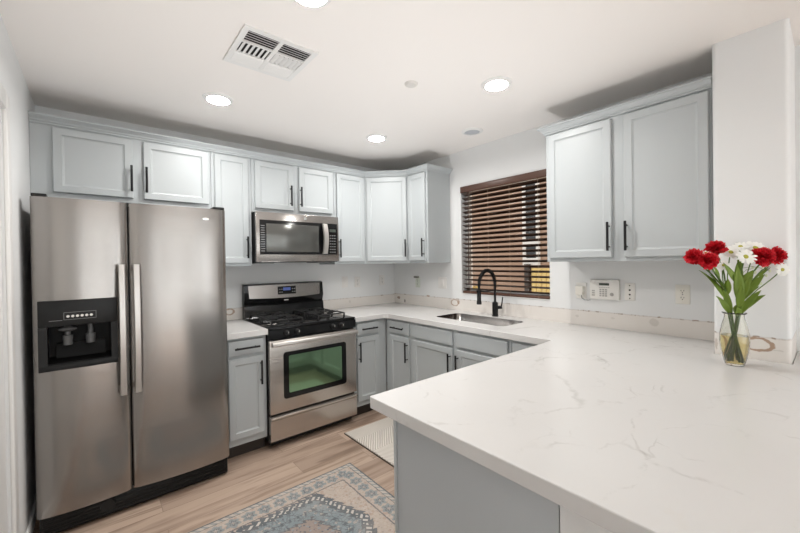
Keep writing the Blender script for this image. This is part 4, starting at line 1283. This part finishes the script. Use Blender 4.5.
def greenery(top, leaves, label, buds=()):
    o = Vector((VX, VY, VZ)); h = Vector(top) - o
    r = thing('leafy_stem', label, 'foliage', (VX, VY, VZ), 0, 'green leafy stems in the vase')
    path, d = stem_path(h)
    MB().tube(path, [0.0042] * 5 + [0.0032] * (len(path) - 6) + [0.001], 7).build('stem', STEM, r)
    toc = (cam.location - o).normalized()
    for (at, tip, w_, dr_, tw) in leaves:
        i = 5 + int(at * (len(path) - 6))
        m = MB()
        leaf_blade(m, path[i], Vector(tip) - o, w_ * 1.05, dr_, Vector((-0.75, 0.1, 0.65)) + Vector((0.5, -0.4, 0)) * tw)
        lf = m.build('leaf', LEAF, r, angle=180)
        md = lf.modifiers.new('sheet', 'SOLIDIFY'); md.thickness = 0.0006
    for bp in buds:
        b_ = Vector(bp) - o
        j = min(range(5, len(path)), key=lambda z: (path[z] - (b_ - Vector((0, 0, 0.03)))).length)
        bd = MB().sphere(b_, 0.0055, (0.8, 0.8, 1.3), 8).build('bud', BUD, r)
        MB().tube([path[j], (path[j] + b_) / 2 + Vector((0, 0, 0.006)), b_ - Vector((0, 0, 0.004))], 0.0009, 5).build('bud_stalk', STEM, bd)


carnation((-0.690, -2.937, 1.397), 'red carnation farthest left in the vase', 0.036, (-0.8, 0.1, 0.5))
carnation((-0.695, -2.985, 1.379), 'lower red carnation of the left pair, lowest of all', 0.037, (-0.65, -0.6, 0.35))
carnation((-0.585, -2.992, 1.432), 'red carnation of the left cluster, standing highest', 0.040, (-0.5, -0.1, 0.8))
carnation((-0.480, -3.132, 1.392), 'red carnation left of the right-hand pair, below the daisies', 0.043, (-0.6, -0.65, 0.4))
carnation((-0.390, -3.165, 1.397), 'red carnation farthest right in the vase', 0.040, (-0.3, -0.7, 0.6))
daisy((-0.530, -3.035, 1.415), (-0.75, -0.35, 0.55), 'white daisy just right of the highest carnation', 0.034)
daisy((-0.545, -3.085, 1.394), (-0.75, -0.55, 0.35), 'white daisy front and centre, facing the camera', 0.037)
daisy((-0.440, -3.105, 1.432), (-0.65, -0.45, 0.6), 'white daisy standing highest of all, facing up', 0.042)
daisy((-0.400, -3.185, 1.335), (-0.55, -0.6, 0.05), 'white daisy drooping low at the far right', 0.030)
daisy((-0.585, -3.018, 1.358), (-0.7, -0.3, 0.2), 'small white daisy tucked low behind the left carnations', 0.024)
daisy((-0.470, -3.060, 1.440), (-0.5, -0.1, 0.8), 'white daisy at the back, half hidden behind the highest one', 0.032)
daisy((-0.668, -2.972, 1.412), (-0.3, -0.2, 0.9), 'small white daisy on top of the left carnations', 0.022)
greenery((-0.640, -2.990, 1.335), [(0.30, (-0.718, -2.957, 1.340), 0.018, 0.10, 0.2), (0.75, (-0.660, -2.993, 1.360), 0.016, 0.06, 0.5), (0.12, (-0.625, -2.998, 1.224), 0.013, 0.12, 0.0), (0.45, (-0.637, -3.040, 1.300), 0.015, 0.05, 0.6), (0.55, (-0.690, -2.985, 1.322), 0.014, 0.08, 0.7), (0.05, (-0.600, -3.020, 1.262), 0.014, 0.06, 0.2)],
         'leafy green stem leaning left under the carnations')
greenery((-0.565, -3.070, 1.345), [(0.25, (-0.575, -3.062, 1.354), 0.020, 0.0, 0.6), (0.50, (-0.538, -3.108, 1.336), 0.021, 0.05, 0.9), (0.10, (-0.500, -3.128, 1.248), 0.015, 0.10, 0.8), (0.15, (-0.590, -3.078, 1.275), 0.016, 0.04, 0.5), (0.02, (-0.583, -3.060, 1.175), 0.016, 0.02, 0.4), (0.65, (-0.607, -3.020, 1.370), 0.013, 0.03, 0.2), (0.30, (-0.505, -3.140, 1.318), 0.017, 0.08, 0.9), (0.35, (-0.560, -3.100, 1.310), 0.016, 0.04, 0.7)],
         'leafy green stem upright in the middle of the bouquet', )
greenery((-0.500, -3.075, 1.372), [(0.05, (-0.460, -3.138, 1.225), 0.016, 0.16, 1.0), (0.55, (-0.520, -3.060, 1.385), 0.016, 0.02, 0.4), (0.02, (-0.560, -3.068, 1.190), 0.020, 0.02, 0.5), (0.85, (-0.446, -3.052, 1.462), 0.010, 0.0, 0.3), (0.25, (-0.470, -3.120, 1.262), 0.014, 0.12, 1.0)],
         'leafy green stem leaning right towards the wall',
         buds=[(-0.500, -3.11, 1.325), (-0.485, -3.12, 1.300), (-0.475, -3.10, 1.345), (-0.525, -3.10, 1.300), (-0.46, -3.13, 1.345), (-0.505, -3.12, 1.272)])
greenery((-0.415, -3.150, 1.345), [(0.55, (-0.455, -3.150, 1.352), 0.007, 0.05, 0.4)], 'thin green stem with pale buds at the right of the bouquet',
         buds=[(-0.435, -3.150, 1.330), (-0.450, -3.140, 1.310), (-0.47, -3.125, 1.275), (-0.42, -3.14, 1.36)])

# ------------------------------------------------------------------ outside the window
t = NT('stucco'); P = t.pos(); t.bump(t.noise(P, 30, 4, 0.6), 0.3, 0.01)
STUC = t.set(t.mix(t.noise(P, 2, 3), L(0.40, 0.27, 0.205), L(0.48, 0.335, 0.25)), 0.9)
struct(MB().box(0.15, 3.2, -4.0, 4.0, -0.15, -0.05).build('ground_outside', simple('concrete patio', (0.5, 0.46, 0.42), 0.9), smooth=False))
struct(MB().box(3.0, 3.2, -4.0, 4.0, -0.05, 3.4).build('wall_neighbour', STUC, smooth=False))
f = MB()
for (a, b_, c_, d_) in ((-0.20, -0.14, 1.28, 2.75), (0.05, 0.11, 1.28, 2.75), (-0.14, 0.05, 1.28, 1.42), (-0.14, 0.05, 2.69, 2.75), (-0.14, 0.05, 1.64, 1.72)):
    f.box(2.96, 2.999, a, b_, c_, d_)
nw = struct(f.build('window_3', WHITE, smooth=False))
MB().box(2.985, 2.998, -0.14, 0.05, 1.42, 2.69).build('pane', simple('dark outside glass', (0.03, 0.035, 0.04), 0.1), nw, smooth=False)
r = thing('garden_gate', 'sunlit yellow wooden gate seen low through the right side of the blind', 'gate', (2.93, -0.28, -0.05))
for k in range(5): MB().box(-0.012, 0.012, -0.23 + k * 0.088, -0.15 + k * 0.088, 0.03, 1.30, 0.004).build('board', simple('yellow pine', (0.80, 0.60, 0.24), 0.6, var=0.15), r)
m = MB()
for z in (0.25, 1.1): m.box(0.012, 0.030, -0.23, 0.20, z, z + 0.07)
m.build('rail', simple('pine rail', (0.6, 0.42, 0.16), 0.6), r)
tag(MB().box(2.88, 2.96, -0.045, 0.035, -0.05, 1.32, 0.004).build('gate_post', simple('dark timber post', (0.05, 0.04, 0.035), 0.6)), 'dark post beside the yellow gate outside the window', 'post')
r = thing('garden_shrub', 'low yellow shrub seen through the bottom left of the blind', 'shrub', (2.65, 1.0, -0.05))
m = MB()
q_ = random.Random(4)
for k in range(420):
    a, b_ = q_.uniform(0, 2 * PI), q_.random()
    hh_ = 0.25 + 0.72 * q_.random(); rr = 0.30 * math.sqrt(q_.random()) * (1.0 if hh_ < 0.85 else 0.7)
    c_ = Vector((rr * math.cos(a) * 0.7, rr * math.sin(a), hh_))
    d_ = Vector((q_.uniform(-1, 1), q_.uniform(-1, 1), q_.uniform(-0.4, 0.9))).normalized(); e_ = d_.orthogonal().normalized()
    vs_ = [m.bm.verts.new(c_ + d_ * x * 0.035 + e_ * y * 0.014) for x, y in ((-1, 0), (0, 1), (1, 0), (0, -1))]
    m.bm.faces.new(vs_)
m.build('foliage', petal_mat('yellow leaves', (0.55, 0.38, 0.04), (0.80, 0.60, 0.10), 20), r, angle=180)
m = MB()
for k in range(7):
    a = 2 * PI * k / 7
    m.tube([(0.02 * math.cos(a), 0.02 * math.sin(a), 0), (0.08 * math.cos(a), 0.1 * math.sin(a), 0.35), (0.14 * math.cos(a), 0.2 * math.sin(a), 0.75)], [0.012, 0.008, 0.003], 6)
m.build('branches', simple('bark', (0.12, 0.08, 0.05), 0.9), r)
